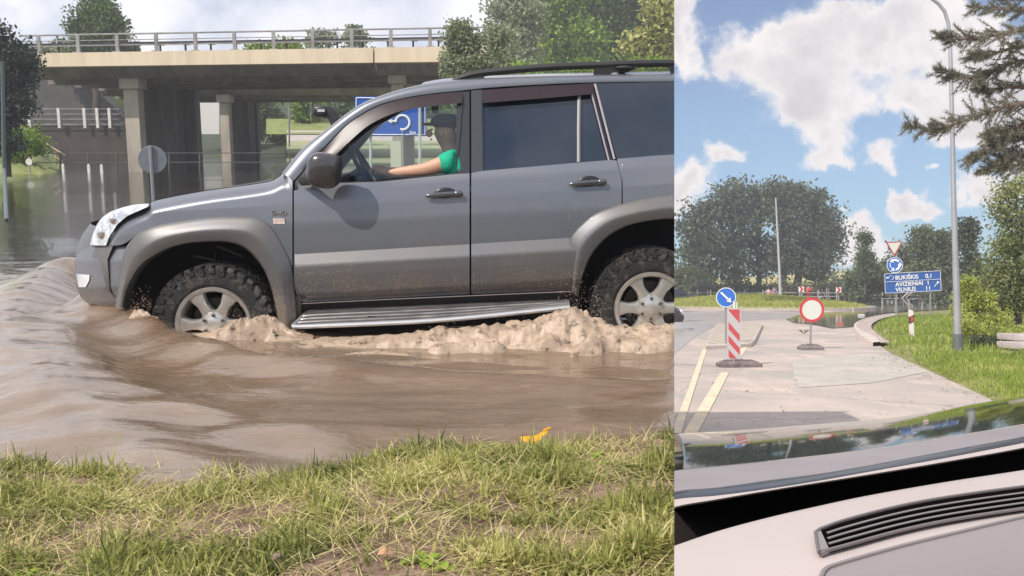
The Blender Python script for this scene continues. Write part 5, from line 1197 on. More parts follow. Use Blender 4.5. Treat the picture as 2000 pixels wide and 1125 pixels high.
# street lamp
b0 = RG(1871, 688, .05); D = b0[1]; P = [RP(x, y, D) for x, y in ((1871,690),(1869,600),(1866,500),(1863,400),(1860,250),(1857,130),(1855.5,75),(1852,45),(1845,22),(1834,8),(1818,-4),(1790,-16))]
s = thing('street_lamp', 'tall grey street lamp with curved arm rising from the verge', 'street lamp', b0)
mb = MB(); mb.tube(P, [x/2*D/F for x in (15.5,13.5,11.5,10,8.4,7.6,7.2,7,7,6.6,6.2,6)], 14); mb.build('pole', mat('lamp_pole_grey', (.40,.40,.43), .5, .4, col2=(.33,.33,.36), nscale=2), s)
mb = MB(); mb.tube([RP(1871,692,D), RP(1870.5,652,D)], .098, 14); mb.build('pole_base', mat('pole_base_grey', (.13,.14,.15), .6, .2), s)
c = Vector(RP(1765,-24,D)); mb = MB(); mb.ell(c, (.33,.14,.07), 16, 10, Matrix.Rotation(R(10), 3, 'Y')); mb.build('lamp_head', mat('lamp_head_grey', (.35,.36,.38), .5), s)
# lamp post far behind the island
D = 96; mb = MB(); mb.tube([RP(1524,578,D), RP(1522,520,D), RP(1519,465,D), RP(1515,386,D)], [.16,.13,.11,.07], 8); mb.build('lamp_post', mat('far_pole_grey', (.42,.41,.42), .6), label='pale lamp post standing on the far side of the roundabout island among the trees', cat='lamp post')
# chevron signs
for x, y, D, lb in ((1565,565,90,'red and white chevron board left of the person in red'),(1638,566,92,'red and white chevron board at the right of the island')):
    k = D/F; s = thing('chevron_sign', lb, 'road sign', RP(x, 590, D), 'chevron boards'); c = Vector(RP(x, y, D))
    mb = MB(); mb.box(c, (10.5*k,.04,10.5*k)); mb.build('board', SW, s, smooth=False)
    mb = MB(); f = lambda a, b_: c+Vector((a*k, -.03, b_*k)); mb.prism([f(-4.5,5), f(0.0,5), f(4.2,0), f(0.0,-5), f(-4.5,-5), f(-.4,0)], (0,-.01,0)); mb.build('chevron', RED, s, smooth=False)
    mb = MB(); mb.tube([RP(x,y,D+.06), RP(x,y+28,D+.06)], .06, 6); mb.build('pole', POLE, s)
for x, lb in ((1362,'grey sign back on a post behind the island, left one'),(1388,'grey post behind the island, right of the left sign back'),(1615,'pair of short grey posts between the chevron boards')):
    D = 92; mb = MB(); mb.tube([RP(x,566 if x < 1500 else 562,D), RP(x,592,D)], .07, 6)
    if x == 1615: mb.tube([RP(x+4,562,D), RP(x+4,592,D)], .05, 6)
    mb.build('grey_post', POLE, label=lb, cat='post')

# ---------------- people in the distance
def person(px, py, D, hgt, cols, label, pose=0, face=-1):
    b0 = Vector(RP(px, py, D)); s = hgt/1.75; t = thing('person', label, 'person', b0)
    def v(x, y, z): return (b0.x+x*s, b0.y+y*s, b0.z+z*s)
    arm = 1.45 if pose else 1.0
    V = [v(0,0,.95), v(0,.0,1.2), v(0,0,1.42), v(0,0,1.53), v(0,-.01,1.63), v(0,-.01,1.70), v(-.19,0,1.40), v(-.27,-.08,1.14), v(-.22,-.24,.98 if not pose else 1.3), v(-.20,-.30,.93 if not pose else 1.38), v(.19,0,1.40), v(.28,-.08,1.16), v(.26,-.26,1.05 if not pose else 1.45), v(.26,-.32,1.02 if not pose else 1.54), v(-.10,0,.92), v(-.11,-.02,.5), v(-.11,.03,.08), v(-.11,-.13,.03), v(.10,0,.92), v(.12,.0,.5), v(.12,.05,.08), v(.12,-.11,.03)]
    E = [(0,1),(1,2),(2,3),(3,4),(4,5),(2,6),(6,7),(7,8),(8,9),(2,10),(10,11),(11,12),(12,13),(0,14),(14,15),(15,16),(16,17),(0,18),(18,19),(19,20),(20,21)]
    r = [.14,.13,.14,.055,.085,.07,.06,.045,.035,.03,.06,.045,.035,.03,.09,.065,.045,.04,.09,.065,.045,.04]
    for hb_ in (9, 13):
        for q in range(4):
            i = len(V); base = Vector(V[hb_]); V += [tuple(base+Vector(((q-1.5)*.022*s, -.05*s, -.01*s))), tuple(base+Vector(((q-1.5)*.024*s, -.08*s, -.04*s)))]; E += [(hb_, i), (i, i+1)]; r += [.011,.009]
        i = len(V); base = Vector(V[hb_]); V += [tuple(base+Vector((.04*s*(1 if hb_ == 9 else -1), -.02*s, .02*s)))]; E += [(hb_, i)]; r += [.011]
    skinbody('body', V, E, [x*s for x in r], SKIN, t, sub=1)
    top_, leg_, hair_ = cols
    skinbody('top', [v(0,0,.92), v(0,0,1.2), v(0,0,1.44), v(-.19,0,1.40), v(-.25,-.06,1.2), v(.19,0,1.40), v(.25,-.06,1.22)], [(0,1),(1,2),(2,3),(3,4),(2,5),(5,6)], [.165*s,.155*s,.15*s,.085*s,.07*s,.085*s,.07*s], top_, t, sub=1)
    skinbody('trousers', [v(0,0,.96), v(-.10,0,.86), v(-.11,-.02,.5), v(-.11,.03,.12), v(.10,0,.86), v(.12,0,.5), v(.12,.05,.12)], [(0,1),(1,2),(2,3),(0,4),(4,5),(5,6)], [.15*s,.11*s,.085*s,.07*s,.11*s,.085*s,.07*s], leg_, t, sub=1)
    hb2 = MB(); hb2.ell(v(0,.015,1.69), (.095*s,.10*s,.075*s), 12, 8); hb2.build('hair', hair_, t)
    fb = MB(); fb.ell(v(0,-.10,1.63), (.013*s,.02*s,.02*s), 6, 5); fb.ell(v(-.033,-.085,1.66), (.012*s,.01*s,.008*s), 6, 5); fb.ell(v(.033,-.085,1.66), (.012*s,.01*s,.008*s), 6, 5); fb.ell(v(0,-.09,1.585), (.025*s,.01*s,.007*s), 6, 5); fb.build('face_details', MATS['face_dark'], t)
HAIRD = mat('hair_dark', (.03,.02,.015), .7)
person(1579, 590, 94, 1.75, (mat('coat_red', (.60,.03,.06), .7), mat('trousers_maroon', (.30,.03,.05), .8), HAIRD), 'person in a bright red coat between the chevron board and the round sign', 1)
person(1501, 590, 96, 1.5, (mat('top_pink', (.66,.38,.38), .8), mat('legs_pale', (.50,.38,.36), .8), HAIRD), 'person in pale pink on the far side of the island, left of the lamp post')
person(1512, 589, 98, 1.6, (mat('top_lilac', (.25,.20,.32), .8), mat('legs_grey', (.20,.18,.22), .8), HAIRD), 'person in lilac-grey beside the one in pink')

# ---------------- cars at the left edge of the right scene
def saloon(name, label, px, py, D, heading, body, L=4.4, H=1.45, W_=1.78):
    g = RP(px, py, D); t = thing(name, label, 'car', g); M = Matrix.Rotation(heading, 3, 'Z'); o = Vector(g)
    def w(x, y, z): return tuple(o+M @ Vector((x, y, z)))
    prof = [(2.2,.35,.62),(2.18,.42,.66),(2.10,.62,.74),(1.9,.72,.80),(1.2,.84,.86),(.95,.90,.87),(.3,1.32,.70),(.0,1.42,.66),(-.8,1.44,.65),(-1.2,1.36,.66),(-1.75,1.02,.82),(-2.1,.95,.80),(-2.2,.70,.78),(-2.22,.40,.72)]
    k = L/4.4; G = []
    for x, z, hw in prof:
        hw2 = hw*W_/1.78; zz = z*H/1.45
        G.append([w(x*k, s*(hw2 if i else hw2), q) for i, (s, q) in enumerate(((-1.03,.28),(-1.05,min(.5,zz)),(-1.02,min(.8,zz)),(-.97,zz-.02),(-.8,zz+.01),(0,zz+.03),(.8,zz+.01),(.97,zz-.02),(1.02,min(.8,zz)),(1.05,min(.5,zz)),(1.03,.28)))])
    mb = MB(); mb.grid(G); mb.build('body', body, t, angle=35)
    for nm, i0, i1 in (('windscreen',5,7),('rear_window',9,10)):
        mb = MB(); f = [[tuple(Vector(G[i][j])+Vector((0,0,.012))+M @ Vector((.02 if i0 == 5 else -.02,0,0))) for j in (3,4,5,6,7)] for i in range(i0, i1+1)]; mb.grid(f); mb.build(nm, TINT, t)
    for s_ in (-1, 1):
        mb = MB(); f = [w(x*k, s_*y*W_/1.78, z*H/1.45) for x, y, z in ((.85,.90,.92),(.28,.74,1.27),(-.8,.72,1.33),(-1.3,.76,1.25),(-1.55,.86,.98),(-1.5,.90,.92))]; mb.prism(f, tuple(M @ Vector((0,s_*.02,0)))); mb.build('side_window', TINT, t, smooth=False)
        for x in (1.35, -1.32):
            c = Vector(w(x*k, s_*.86, .31)); ax = M @ Vector((0,s_,0)); mb = MB(); mb.lathe(c, ax, [(.20,.05),(.29,.04),(.315,.0),(.315,-.16),(.2,-.16)], 26); wt = mb.build('tyre', BLACK, t); mb = MB(); mb.lathe(c, ax, [(0,.03),(.10,.045),(.2,.04),(.21,.0)], 20); mb.build('rim', ALLOY, wt)
        c = w(2.1*k, s_*.55, .62); mb = MB(); mb.ell(c, (.12,.19,.08), 12, 8, M); mb.build('headlight', mat('lamp_bright', (.8,.8,.8), .1, .2, coat=1), t)
        c = w(-2.14*k, s_*.58, .78); mb = MB(); mb.ell(c, (.08,.16,.09), 12, 8, M); mb.build('tail_light', mat('tail_red', (.4,.02,.02), .2, coat=1), t)
        c = w(.72*k, s_*1.0, .95); mb = MB(); mb.ell(c, (.07,.11,.07), 10, 8, M); mb.build('mirror', body, t)
    mb = MB(); mb.box(w(2.2*k,0,.42), (.05,1.2,.14), M); mb.build('grille', BLACK, t, smooth=False)
    return t
saloon('car', 'dark car passing behind the island at the left edge of the right scene', 1322, 594, 84, R(-4), mat('car_dark_purple', (.035,.025,.035), .3, .3, coat=.8))
saloon('car', 'dark car front with a bright headlight cut by the left edge of the right scene', 1206, 643, 31.5, R(-10), mat('car_dark_brown', (.05,.035,.04), .3, .3, coat=.8), H=1.55)

# ---------------- far surroundings
RAILM = mat('fence_grey', (.38,.36,.35), .7)
fe = thing('fence', 'long grey post-and-rail fence along the far side of the flooded road', 'fence', RP(1750, 590, 108))
for y in (571, 577, 583):
    mb = MB(); mb.tube([RP(1640,y,106), RP(2010,y+1,106)], .045, 5); mb.build('rail', RAILM, fe)
for x in range(1645, 2010, 26):
    mb = MB(); mb.tube([RP(x,569,106), RP(x,592,106)], .07, 5); mb.build('post', RAILM, fe)
fe = thing('fence', 'grey rail fence in front of the dark hedge behind the island', 'fence', RP(1480, 582, 100))
for y in (572, 579):
    mb = MB(); mb.tube([RP(1300,y,99), RP(1640,y,99)], .04, 5); mb.build('rail', RAILM, fe)
for x in range(1310, 1640, 36):
    mb = MB(); mb.tube([RP(x,566,99), RP(x,590,99)], .06, 5); mb.build('post', RAILM, fe)
mb = MB(); mb.tube([RP(1776,570,52), RP(1762,582,52), RP(1778,602,52)], .05, 4); mb.tube([RP(1783,570,52), RP(1769,582,52), RP(1783,600,52)], .035, 4); mb.build('zigzag_bars', RAILM, label='pale zigzag line of bent bars below the direction board', cat='rail')  # two bent bars tracing a pale zigzag line
# slope with yellow grass
mb = MB(); G = []
for i in range(40):
    px = 1250+i*20; row = []
    for j in range(10):
        t = j/9; D = 112+t*60; y = 566-(32+6*math.sin(px*.012))*t**.8; row.append(RP(px, y+2*fbm(px*.03, t*4), D))
    G.append(row)
mb.grid(G); mb.build('hillside', mat('dry_slope', (.34,.34,.10), .95, col2=(.52,.44,.20), nscale=.12, bump=.5, bscale=2, detail=9), kind='structure', angle=180)
fe = thing('fence', 'dark fence along the top of the yellow slope', 'fence', RP(1640, 535, 165))
for y in (524, 530):
    mb = MB(); mb.tube([RP(1560,y+7,165), RP(1640,y+2,165), RP(1720,y-3,165)], .09, 4); mb.build('rail', RAILM, fe)
for x in range(1560, 1725, 11):
    mb = MB(); mb.tube([RP(x,528-(x-1640)*.06,165), RP(x,541-(x-1640)*.06,165)], .09, 4); mb.build('post', RAILM, fe)
RD = leafmat('maple_leaf', (.042,.058,.038), (.13,.155,.095), (.21,.24,.14), trans=.25, nscale=.25)
RM = leafmat('mid_leaf', (.07,.09,.045), (.20,.235,.12), (.32,.35,.20), trans=.35, nscale=.3)
RL = leafmat('light_leaf', (.11,.14,.05), (.33,.36,.14), (.50,.50,.24), trans=.4, nscale=.5)
RY = leafmat('yellow_leaf', (.22,.27,.05), (.50,.54,.13), (.65,.64,.26), trans=.4, nscale=.9)
BK2 = mat('dark_bark', (.10,.085,.08), .95, col2=(.06,.05,.05), nscale=3)
# hedge
tree('hedge', 'long dark clipped hedge below the trees behind the island', RP, (1500,590), 104, [(x, 572, 24, 19) for x in range(1352, 1680, 20)], .42, leafmat('hedge_leaf', (.035,.035,.025), (.10,.105,.065), (.15,.15,.09), trans=.1, nscale=.3), BK2, 420, 60, 1.4, cat='hedge', tr=.08, limbs=False, od=4.5)
D = 118
tree('tree', 'broad dark maple at the left of the row behind the island', RP, (1441,566), D, [(1400,400,38,30),(1430,380,34,26),(1370,420,30,28),(1350,450,32,26),(1400,450,48,38),(1440,430,40,44),(1385,490,48,30),(1430,490,42,36),(1355,495,26,18),(1410,530,60,20),(1370,535,30,20)], .62, RD, BK2, 300, 75, 2.6, tr=.55, group='row of big maples')
tree('tree', 'tall dark maple second from the left, with the thin trunk', RP, (1482,560), D+4, [(1475,385,24,18),(1480,420,32,36),(1475,470,34,36),(1490,510,30,26)], .62, RD, BK2, 150, 75, 2.4, tr=.3, group='row of big maples')
tree('tree', 'narrow dark maple behind the pale lamp post', RP, (1528,562), D-2, [(1520,380,28,22),(1530,410,36,36),(1525,460,38,36),(1530,505,36,26)], .62, RD, BK2, 170, 75, 2.4, tr=.45, group='row of big maples')
tree('tree', 'large dark maple at the right of the row behind the island', RP, (1556,562), D, [(1562,385,26,20),(1580,400,28,26),(1575,430,48,40),(1600,425,28,30),(1600,470,42,38),(1570,480,44,36),(1618,460,20,28),(1612,505,26,26),(1575,515,36,18)], .62, RD, BK2, 280, 75, 2.6, tr=.45, group='row of big maples')
tree('tree', 'small dark tree under the right end of the maple row', RP, (1600,562), D+2, [(1598,535,16,14),(1590,520,18,14)], .6, RD, BK2, 50, 60, 1.8, tr=.2)
tree('bush', 'pale green bushes at the left edge behind the dark car', RP, (1330,585), 108, [(1325,535,30,18),(1345,550,30,18),(1320,560,34,18),(1365,560,20,14)], .5, RL, BK2, 90, 70, 1.8, cat='bush')
tree('thicket', 'dark band of bushes along the far bank behind the fence at the right', RP, (1850,592), 112, [(x, 566+4*math.sin(x), 26, 26) for x in range(1650, 2040, 24)], .6, RM, BK2, 400, 70, 1.8, cat='thicket', tr=.1, limbs=False, od=7)
# right-hand thicket
tree('tree', 'slim young birch standing alone left of the give-way sign', RP, (1690,575), 88, [(1690,465,9,20),(1691,490,13,20),(1690,515,18,20),(1688,535,22,18)], .30, RM, BK2, 90, 60, .9, tr=.1, od=3.4)
tree('bush', 'grey-green bushes below the slim birch beside the water', RP, (1690,590), 92, [(1670,545,22,20),(1700,535,30,22),(1725,545,26,28),(1690,565,42,18),(1730,560,30,24)], .42, RM, BK2, 150, 65, 1.5, cat='bush', od=3.4)
tree('tree', 'dense leafy tree directly behind the direction board', RP, (1765,590), 86, [(1765,505,24,26),(1750,530,30,30),(1780,540,32,32),(1765,560,34,24)], .42, RM, BK2, 160, 65, 1.4, od=3.4)
tree('tree', 'tree with a pointed top between direction board and street lamp', RP, (1800,590), 80, [(1802,460,9,14),(1803,480,15,16),(1805,505,26,24),(1800,535,32,30),(1815,560,34,26)], .38, RM, BK2, 170, 65, 1.2, od=3.4)
tree('tree', 'small pointed tree close to the left of the street lamp', RP, (1842,590), 78, [(1839,465,6,14),(1840,485,10,16),(1840,510,22,22),(1845,540,26,30),(1840,570,30,22)], .38, RM, BK2, 140, 65, 1.2, od=3.4)
tree('tree', 'dark spiky tree just right of the street lamp', RP, (1888,595), 60, [(1887,445,9,14),(1889,470,13,22),(1890,500,20,26),(1893,540,26,34),(1890,580,30,26)], .28, RD, BK2, 170, 65, .9)
tree('tree', 'tall bright leafy tree at the right edge below the pine', RP, (1985,670), 27, [(1985,370,30,28),(1975,420,42,36),(1990,470,50,45),(1960,500,40,45),(1985,560,56,50),(1945,545,28,34),(1960,600,45,34),(2040,450,60,80),(2040,560,60,60)], .115, RL, BK2, 520, 85, .62, tr=.12, od=3.4)
tree('bush', 'light green shrub growing right of the street lamp', RP, (1905,680), 23, [(1888,560,7,20),(1905,590,20,22),(1900,620,26,22),(1935,620,30,28),(1960,640,30,20),(1925,585,18,20)], .085, RY, BK2, 330, 70, .26, tr=.03, cat='bush', od=3.4)
tree('bush', 'tall yellow-green weeds at the foot of the shrub by the lamp', RP, (1915,690), 20.5, [(1905,645,26,22),(1940,655,30,20),(1890,640,12,20),(1970,660,24,18)], .06, RY, BK2, 200, 70, .34, tr=.02, cat='weeds')
tree('bush', 'dark low shrub beside the stone blocks', RP, (1930,688), 19.5, [(1925,668,24,14),(1950,672,18,12)], .05, RD, BK2, 110, 70, .28, tr=.02, cat='bush', od=3.4)
tree('bush', 'leafy weeds with bright tips at the left foot of the street lamp', RP, (1862,640), 30, [(1878,560,5,14),(1874,585,8,14),(1868,605,8,10)], .10, RY, BK2, 70, 60, .22, tr=.02, cat='bush', od=3.4)
for i, (x, y, w) in enumerate(((1990,652,26),(1994,668,30),(1990,688,26))):
    D = 19-.6*i; a = RP(x, y, D); mb = MB(); hw = w/F*D; mb.grid([[(a[0]+sx*hw*s_, a[1]+sy*.35*s_, a[2]+z) for sx, sy in ((-1,-1),(1,-1),(1,1),(-1,1),(-1,-1))] for z, s_ in ((-.12,.97),(-.02,1.0),(.0,.97))]); mb.add([(a[0]+sx*hw*.97, a[1]+sy*.34, a[2]) for sx, sy in ((-1,-1),(1,-1),(1,1),(-1,1))], [(0,1,2,3)])
    mb.build('stone_block', mat('stone_slab', (.50,.44,.42), .85, col2=(.38,.33,.32), nscale=5, bump=.4), label=['upper pale stone block at the right edge of the verge','middle pale stone block at the right edge of the verge','lowest pale stone block at the right edge of the verge'][i], cat='stone block', group='stone blocks')
# things left on the wet road
for x, y, w, h, m, nm, lb in ((1640,634,8,7,mat('crate_rust', (.40,.17,.13), .8),'floating_crate','small rust-coloured box lying in the edge of the flood water'),(1682,616,10,2,SW,'floating_board','white strip floating on the flood water'),(1655,604,22,3,mat('board_pinkish', (.75,.62,.6), .7),'floating_board','long pale board lying at the tip of the island')):
    a = RG(x, y+h/2, -.02); k = a[1]/F; mb = MB(); mb.box((a[0], a[1], h*k/2), (w*k,.25,h*k), .1); mb.box((a[0], a[1], h*k), (w*k*.9,.2,.02), .1); mb.build(nm, m, label=lb, cat='debris', smooth=False)
a = RG(1570, 652, Z0); weedm = MB()
for q in range(5):
    an = q*1.3; weedm.prism([(a[0],a[1],Z0),(a[0]+.12*math.cos(an),a[1]+.05*math.sin(an),Z0+.13),(a[0]+.17*math.cos(an),a[1]+.05*math.sin(an),Z0+.10)], (0,.015,0))
weedm.build('weed', RL, label='small green weed growing out of the road beside the round sign', cat='weed', smooth=False)

# ---------------- pine boughs at the upper right
PN = leafmat('pine_needle', (.13,.13,.105), (.30,.295,.23), (.42,.40,.32), trans=.15, nscale=.8)
D = 13.5; pt = thing('pine_tree', 'grey-green pine whose drooping boughs reach in from the upper right', 'tree', RP(2200, 700, D))
tk = MB(); tk.tube([RP(2200,760,D), RP(2190,300,D), RP(2180,-300,D)], [.22,.19,.14], 12)
tk.build('trunk', mat('pine_bark', (.20,.12,.08), .95, col2=(.10,.07,.055), nscale=6, bump=.7), pt)
boughs = [([(2190,60),(2080,10),(1990,14),(1905,14)],1.0),([(2190,120),(2080,60),(1990,66),(1920,76),(1862,80),(1843,73)],1.0),([(2190,210),(2080,120),(2000,115),(1940,138),(1890,150),(1838,142)],1.0),
          ([(2190,330),(2080,215),(1990,205),(1930,220),(1870,240),(1825,252),(1778,246)],1.15),([(2190,390),(2080,280),(2000,262),(1960,280),(1925,300),(1900,308)],1.1),([(2190,420),(2090,340),(2010,322),(1965,325),(1926,330)],1.1),
          ([(2190,0),(2090,-30),(2000,-15),(1950,-20)],1.0),([(2190,170),(2080,90),(1990,92),(1930,108),(1900,112)],.9),([(2190,300),(2090,180),(2010,165),(1950,170),(1915,172)],.9),([(2190,360),(2090,255),(2020,240),(1960,255),(1930,262)],1.1),([(2190,380),(2090,300),(2030,295),(1985,302),(1960,312)],1.1)]
Q = []; bm_ = MB()
for pts, dn in boughs:
    sp_ = smoothp([RP(x, y, D+random.uniform(-.1,.1)) for x, y in pts], 7); n = len(sp_); dz = random.uniform(-.5,.5)
    sp_ = [Vector(p)+Vector((0, dz*(1-i/n), 0)) for i, p in enumerate(sp_)]
    bm_.tube(sp_, [.035*(1-i/n)+.006 for i in range(n)], 6)
    for i in range(4, n):
        u = i/n
        for rep in range(int(4*dn)):
            L = random.uniform(.12,.46)*(1.15-u*.75); dr = (sp_[min(i+1,n-1)]-sp_[i-1]).normalized(); sd = Vector((random.gauss(0,.35), random.gauss(0,.9), random.gauss(-.05,.55)))
            e = sp_[i]+(dr*.9+sd).normalized()*L; mid = sp_[i].lerp(e,.5)+Vector((0,0,.02)); bm_.tube([sp_[i], mid, e], [.008,.006,.004], 4, cap=False)
            for tt in (.35,.6,.8,1.0):
                c = sp_[i].lerp(e, tt)
                for q in range(13):
                    nd = ((e-sp_[i]).normalized()*.8+Vector((random.gauss(0,.55), random.gauss(0,.55), random.gauss(.12,.5)))).normalized(); l = random.uniform(.05,.085); s_ = nd.cross(Vector((random.random(), random.random(), random.random()))).normalized()*.0034
                    Q.append([c-s_, c+s_, c+nd*l+s_*.3, c+nd*l-s_*.3])
bm_.build('branches', mat('twig_brown', (.16,.11,.09), .9), pt)
npmesh('needles', np.array([[tuple(p) for p in q] for q in Q]), 4, PN, pt)

# ================================================================== the car the camera sits in
SIDE = 'R'
me_car = thing('car', 'dark green car seen from its own cabin: bonnet, windscreen base and grey dashboard', 'car', (1.0, .9, .2))
def strip(name, curves, m, par=me_car, n=60, angle=50):
    """curves: list of (pts in view, z plane) rows joined into a skin"""
    rows = []
    for pts, zz in curves:
        f = pl(pts, 8); xs = [1290+(2120-1290)*i/n for i in range(n+1)]; rows.append([(lambda y, x: tuple(((x-1000)/F*d, d, CAMZ+(HZ-y)/F*d) for d in [((CAMZ-zz)*F/(y-HZ))])[0])(f(x), x) for x in xs])
    mb = MB(); mb.grid([[r[i] for r in rows] for i in range(n+1)]); return mb.build(name, m, par, angle=angle)
cf = [(1280,852),(1317,847),(1400,843),(1500,836),(1600,828),(1700,820),(1780,811),(1850,799),(1920,786),(2000,773),(2120,748)]
cr = [(1280,926),(1317,918),(1400,910),(1500,900),(1600,889),(1700,877),(1800,862),(1900,845),(2000,828),(2120,800)]
def off(c, d, k=0): return [(x, y+d+k*(x-1317)) for x, y in c]
def lerpc(a, b, t): 
    fa, fb = pl(a, 8), pl(b, 8); return [(x, fa(x)*(1-t)+fb(x)*t) for x in range(1280, 2121, 60)]
BON = mat('bonnet_black_green', (.012,.016,.012), .045, 0, coat=.0, spec=.22)
rows = [(lerpc(cf, off(cf, 8), 1), .60), (lerpc(cf, off(cf,3), 1), .80), (cf, .875)]
zz = [(1.0, .979)]; ff, fr_b = pl(cf, 8), pl(cr, 8)
for k in range(1, 25):
    t = 1-k/24; py = ff(1600)*(1-t)+fr_b(1600)*t; z0 = zz[-1][1]; py0 = ff(1600)*(1-zz[-1][0])+fr_b(1600)*zz[-1][0]; d0 = (CAMZ-z0)*F/(py0-HZ); z = z0
    for q in range(20): z = z0-(.040+.075*(1-t)**1.3)*((CAMZ-z)*F/(py-HZ)-d0)
    zz.append((t, z))
zf = zz[-1][1]; rows = [(off(cf, 8), zf-.25), (off(cf, 3), zf-.05)]+[(lerpc(cf, cr, t), z) for t, z in zz[::-1]]
strip('bonnet', rows, BON, angle=180)
c1 = [(1280,932),(1317,925),(1500,903),(1700,880),(1850,857),(2000,831),(2120,805)]
w0 = [(1280,925),(1317,918),(1400,910),(1500,900),(1600,889),(1700,877),(1800,862),(1900,845),(2000,828),(2120,800)]
w1 = [(1280,983),(1317,960),(1400,952),(1500,938),(1600,925),(1700,908),(1850,880),(2000,852),(2120,826)]
COWL = mat('cowl_grey', (.235,.205,.21), .6, col2=(.28,.25,.25), nscale=3)
strip('cowl', [(off(w0,1), .975), (off(w0,2), .985), (lerpc(w0, w1, .5), .993), (w1, .992)], COWL)
w2 = [(1280,995),(1317,973),(1400,965),(1500,952),(1600,936),(1700,918),(1850,891),(2000,862),(2120,836)]
strip('windscreen_seal', [(w1, .992), (lerpc(w1, w2, .4), 1.0), (off(w2,2), .998)], mat('seal_black', (.022,.024,.026), .35, col2=(.05,.052,.055), nscale=2, ramp=(.5,.75), coat=.3))
w3 = [(1280,1012),(1317,990),(1400,975),(1500,958),(1600,942),(1700,926),(1850,901),(2000,874),(2120,848)]
DASH = mat('dash_plastic', (.45,.385,.36), .62, col2=(.50,.425,.40), nscale=1.5, bump=.25, bscale=260, bdist=.001)
strip('dash_edge', [(off(w2,1), .985), (off(w2,3), .998), (w3, .997), (off(w3,3), .985)], DASH)
w4 = [(1280,1080),(1317,1068),(1400,1040),(1500,1013),(1600,990),(1700,969),(1850,943),(2000,920),(2120,900)]
strip('demister_trough', [(off(w3,2), .984), (off(w3,6), .90), (off(w4,-6), .90), (w4, .978)], mat('trough_black', (.022,.018,.018), 1.0, spec=.0))  # black base colour paints in the shade of the gap
bot = [(1280,1400),(2120,1400)]
strip('dashboard', [(off(w4,-2), .973), (w4, .979), (off(w4,4), .981), (lerpc(w4, bot, .3), .981), (lerpc(w4, bot, .6), .981), (lerpc(w4, bot, 1), .981)], DASH)
# vent with slats and the speaker grille lie on the dashboard plane
def DP(x, y, z=.984): d = (CAMZ-z)*F/(y-HZ); return ((x-1000)/F*d, d, z)
vt = smoothp([(1602,1033),(1650,1016),(1750,990),(1850,971),(2000,950),(2120,936)], 8); vb = smoothp([(1608,1077),(1660,1063),(1760,1036),(1860,1015),(2000,993),(2120,978)], 8)
mb = MB(); mb.grid([[DP(*a, .986), DP(*(a*.5+b*.5), .9855), DP(*b, .986)] for a, b in zip(vt, vb)]); vo = mb.build('vent', mat('vent_black', (.005,.004,.004), 1.0, spec=.0), me_car)  # flat black plate paints in the shade inside the vent opening
for t in (.27,.50,.73):
    P = [Vector(DP(*(a*(1-t)+b*t), .990)) for a, b in list(zip(vt, vb))[2:]]
    mb = MB(); mb.grid([[tuple(p+Vector((0,.0025,-.0003))), tuple(p+Vector((0,.002,.0004))), tuple(p+Vector((0,-.002,.0004))), tuple(p+Vector((0,-.0022,-.0005)))] for p in P]); mb.build('slat', mat('slat_grey', (.20,.175,.17), .5), vo)
fr_pts = [Vector(DP(*p, .987)) for p in ([(1593,1040)]+[tuple(p) for p in vt]+[tuple(p) for p in vb[::-1]]+[(1600,1079),(1597,1066)])]
mb = MB()
mb.tube(fr_pts+[fr_pts[0]], .0022, 6, cap=False); mb.build('vent_frame', mat('vent_frame_grey', (.15,.13,.125), .5), vo)
mb = MB(); e0 = [(1594,1040),(1603,1036),(1620,1073),(1604,1079)]; mb.prism([DP(x, y, .988) for x, y in e0], (0,0,-.004)); mb.build('vent_end', mat('vent_end_grey', (.24,.21,.20), .6), vo, smooth=False)
gt = smoothp([(1603,1128),(1612,1112),(1640,1100),(1760,1066),(1880,1037),(2000,1009),(2120,985)], 8); gb = [(a[0]-3, 1250-(a[0]-1600)*.1) for a in gt]
GM = bpy.data.materials.new('speaker_mesh'); GM.use_nodes = True; t = GM.node_tree; b = t.nodes['Principled BSDF']; tc = t.nodes.new('ShaderNodeTexCoord'); v_ = t.nodes.new('ShaderNodeTexVoronoi'); v_.inputs['Scale'].default_value = 330; v_.inputs['Randomness'].default_value = .0
t.links.new(tc.outputs['Object'], v_.inputs[0]); r = t.nodes.new('ShaderNodeValToRGB'); r.color_ramp.elements[0].position = .25; r.color_ramp.elements[1].position = .42; r.color_ramp.elements[0].color = (.10,.085,.085,1); r.color_ramp.elements[1].color = (.27,.23,.225,1)
t.links.new(v_.outputs['Distance'], r.inputs[0]); t.links.new(r.outputs[0], b.inputs['Base Color']); b.inputs['Roughness'].default_value = .6
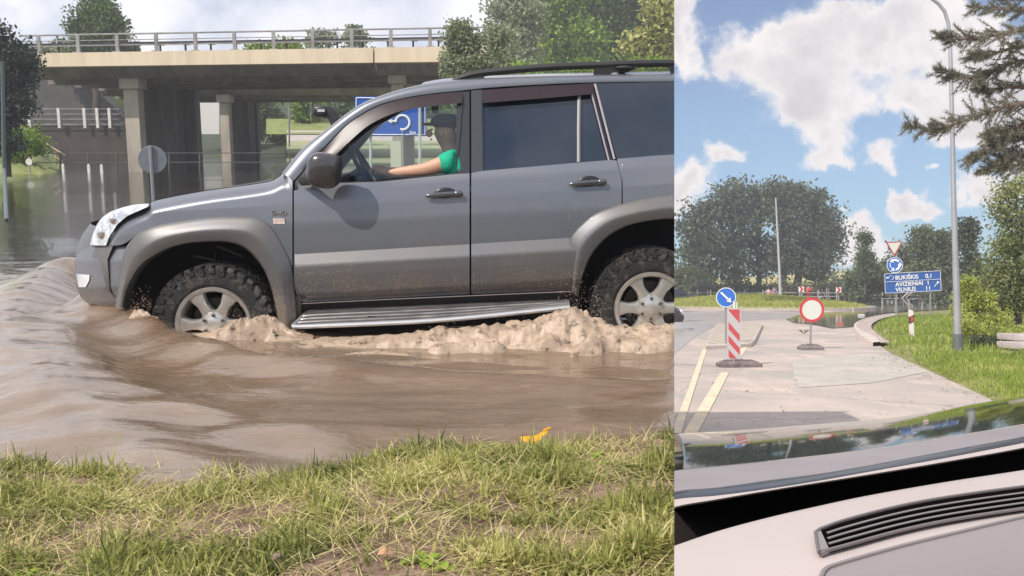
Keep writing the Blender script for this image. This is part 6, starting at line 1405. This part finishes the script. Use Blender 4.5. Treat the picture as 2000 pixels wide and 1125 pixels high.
mb = MB(); mb.grid([[DP(*a, .9865), DP(*(np.array(a)*.5+np.array(b_)*.5), .987), DP(*b_, .988)] for a, b_ in zip(gt, gb)]); gr = mb.build('speaker_grille', GM, me_car)
mb = MB(); mb.tube([Vector(DP(*p, .988)) for p in [gb[0]]+list(gt)], .0022, 6); mb.build('grille_rim', mat('grille_rim_grey', (.25,.215,.21), .5), gr)
# ================================================================== finish: stand the left place on its own slope, keep each place on its side
bpy.context.view_layer.update()
for o, sd in list(TOP.items()):
    if sd == 'L': o.matrix_world = ML @ o.matrix_world
bpy.context.view_layer.update()
def side_of(o):
    while o.parent: o = o.parent
    return TOP[o]
NS = Vector((1, -SEAM, 0)).normalized()
for o in [x for x in bpy.data.objects if x.type == 'MESH']:
    sd = side_of(o); s = 1 if sd == 'L' else -1; mw = o.matrix_world
    co = np.empty(len(o.data.vertices)*3); o.data.vertices.foreach_get('co', co); co = co.reshape(-1, 3)
    W = co @ np.array(mw.to_3x3()).T + np.array(mw.translation); q = s*(W @ np.array(NS))
    if q.max() <= 0: continue
    if q.min() >= 0: bpy.data.objects.remove(o); continue
    inv = mw.inverted(); pc = inv @ Vector((0,0,0)); pn = (inv.to_3x3() @ (NS*s)).normalized()
    bm = bmesh.new(); bm.from_mesh(o.data); bmesh.ops.bisect_plane(bm, geom=bm.verts[:]+bm.edges[:]+bm.faces[:], plane_co=pc, plane_no=pn, clear_outer=True); bm.to_mesh(o.data); bm.free()

# ================================================================== haze volume added in place of the windscreen's milky veil
mb = MB(); mb.box((60, 95, 20.5), (330, 215, 62)); HZM = bpy.data.materials.new('haze'); HZM.use_nodes = True; t = HZM.node_tree; t.nodes.clear()
SIDE = 'R'; o_ = t.nodes.new('ShaderNodeOutputMaterial'); pv = t.nodes.new('ShaderNodeVolumePrincipled'); pv.inputs['Color'].default_value = (.93,.94,.96,1); pv.inputs['Density'].default_value = .0018; pv.inputs['Anisotropy'].default_value = .3
t.links.new(pv.outputs[0], o_.inputs['Volume']); hz = mb.build('haze', HZM, kind='stuff', smooth=False, label='thin pale haze added in place of the windscreen veil', cat='haze')
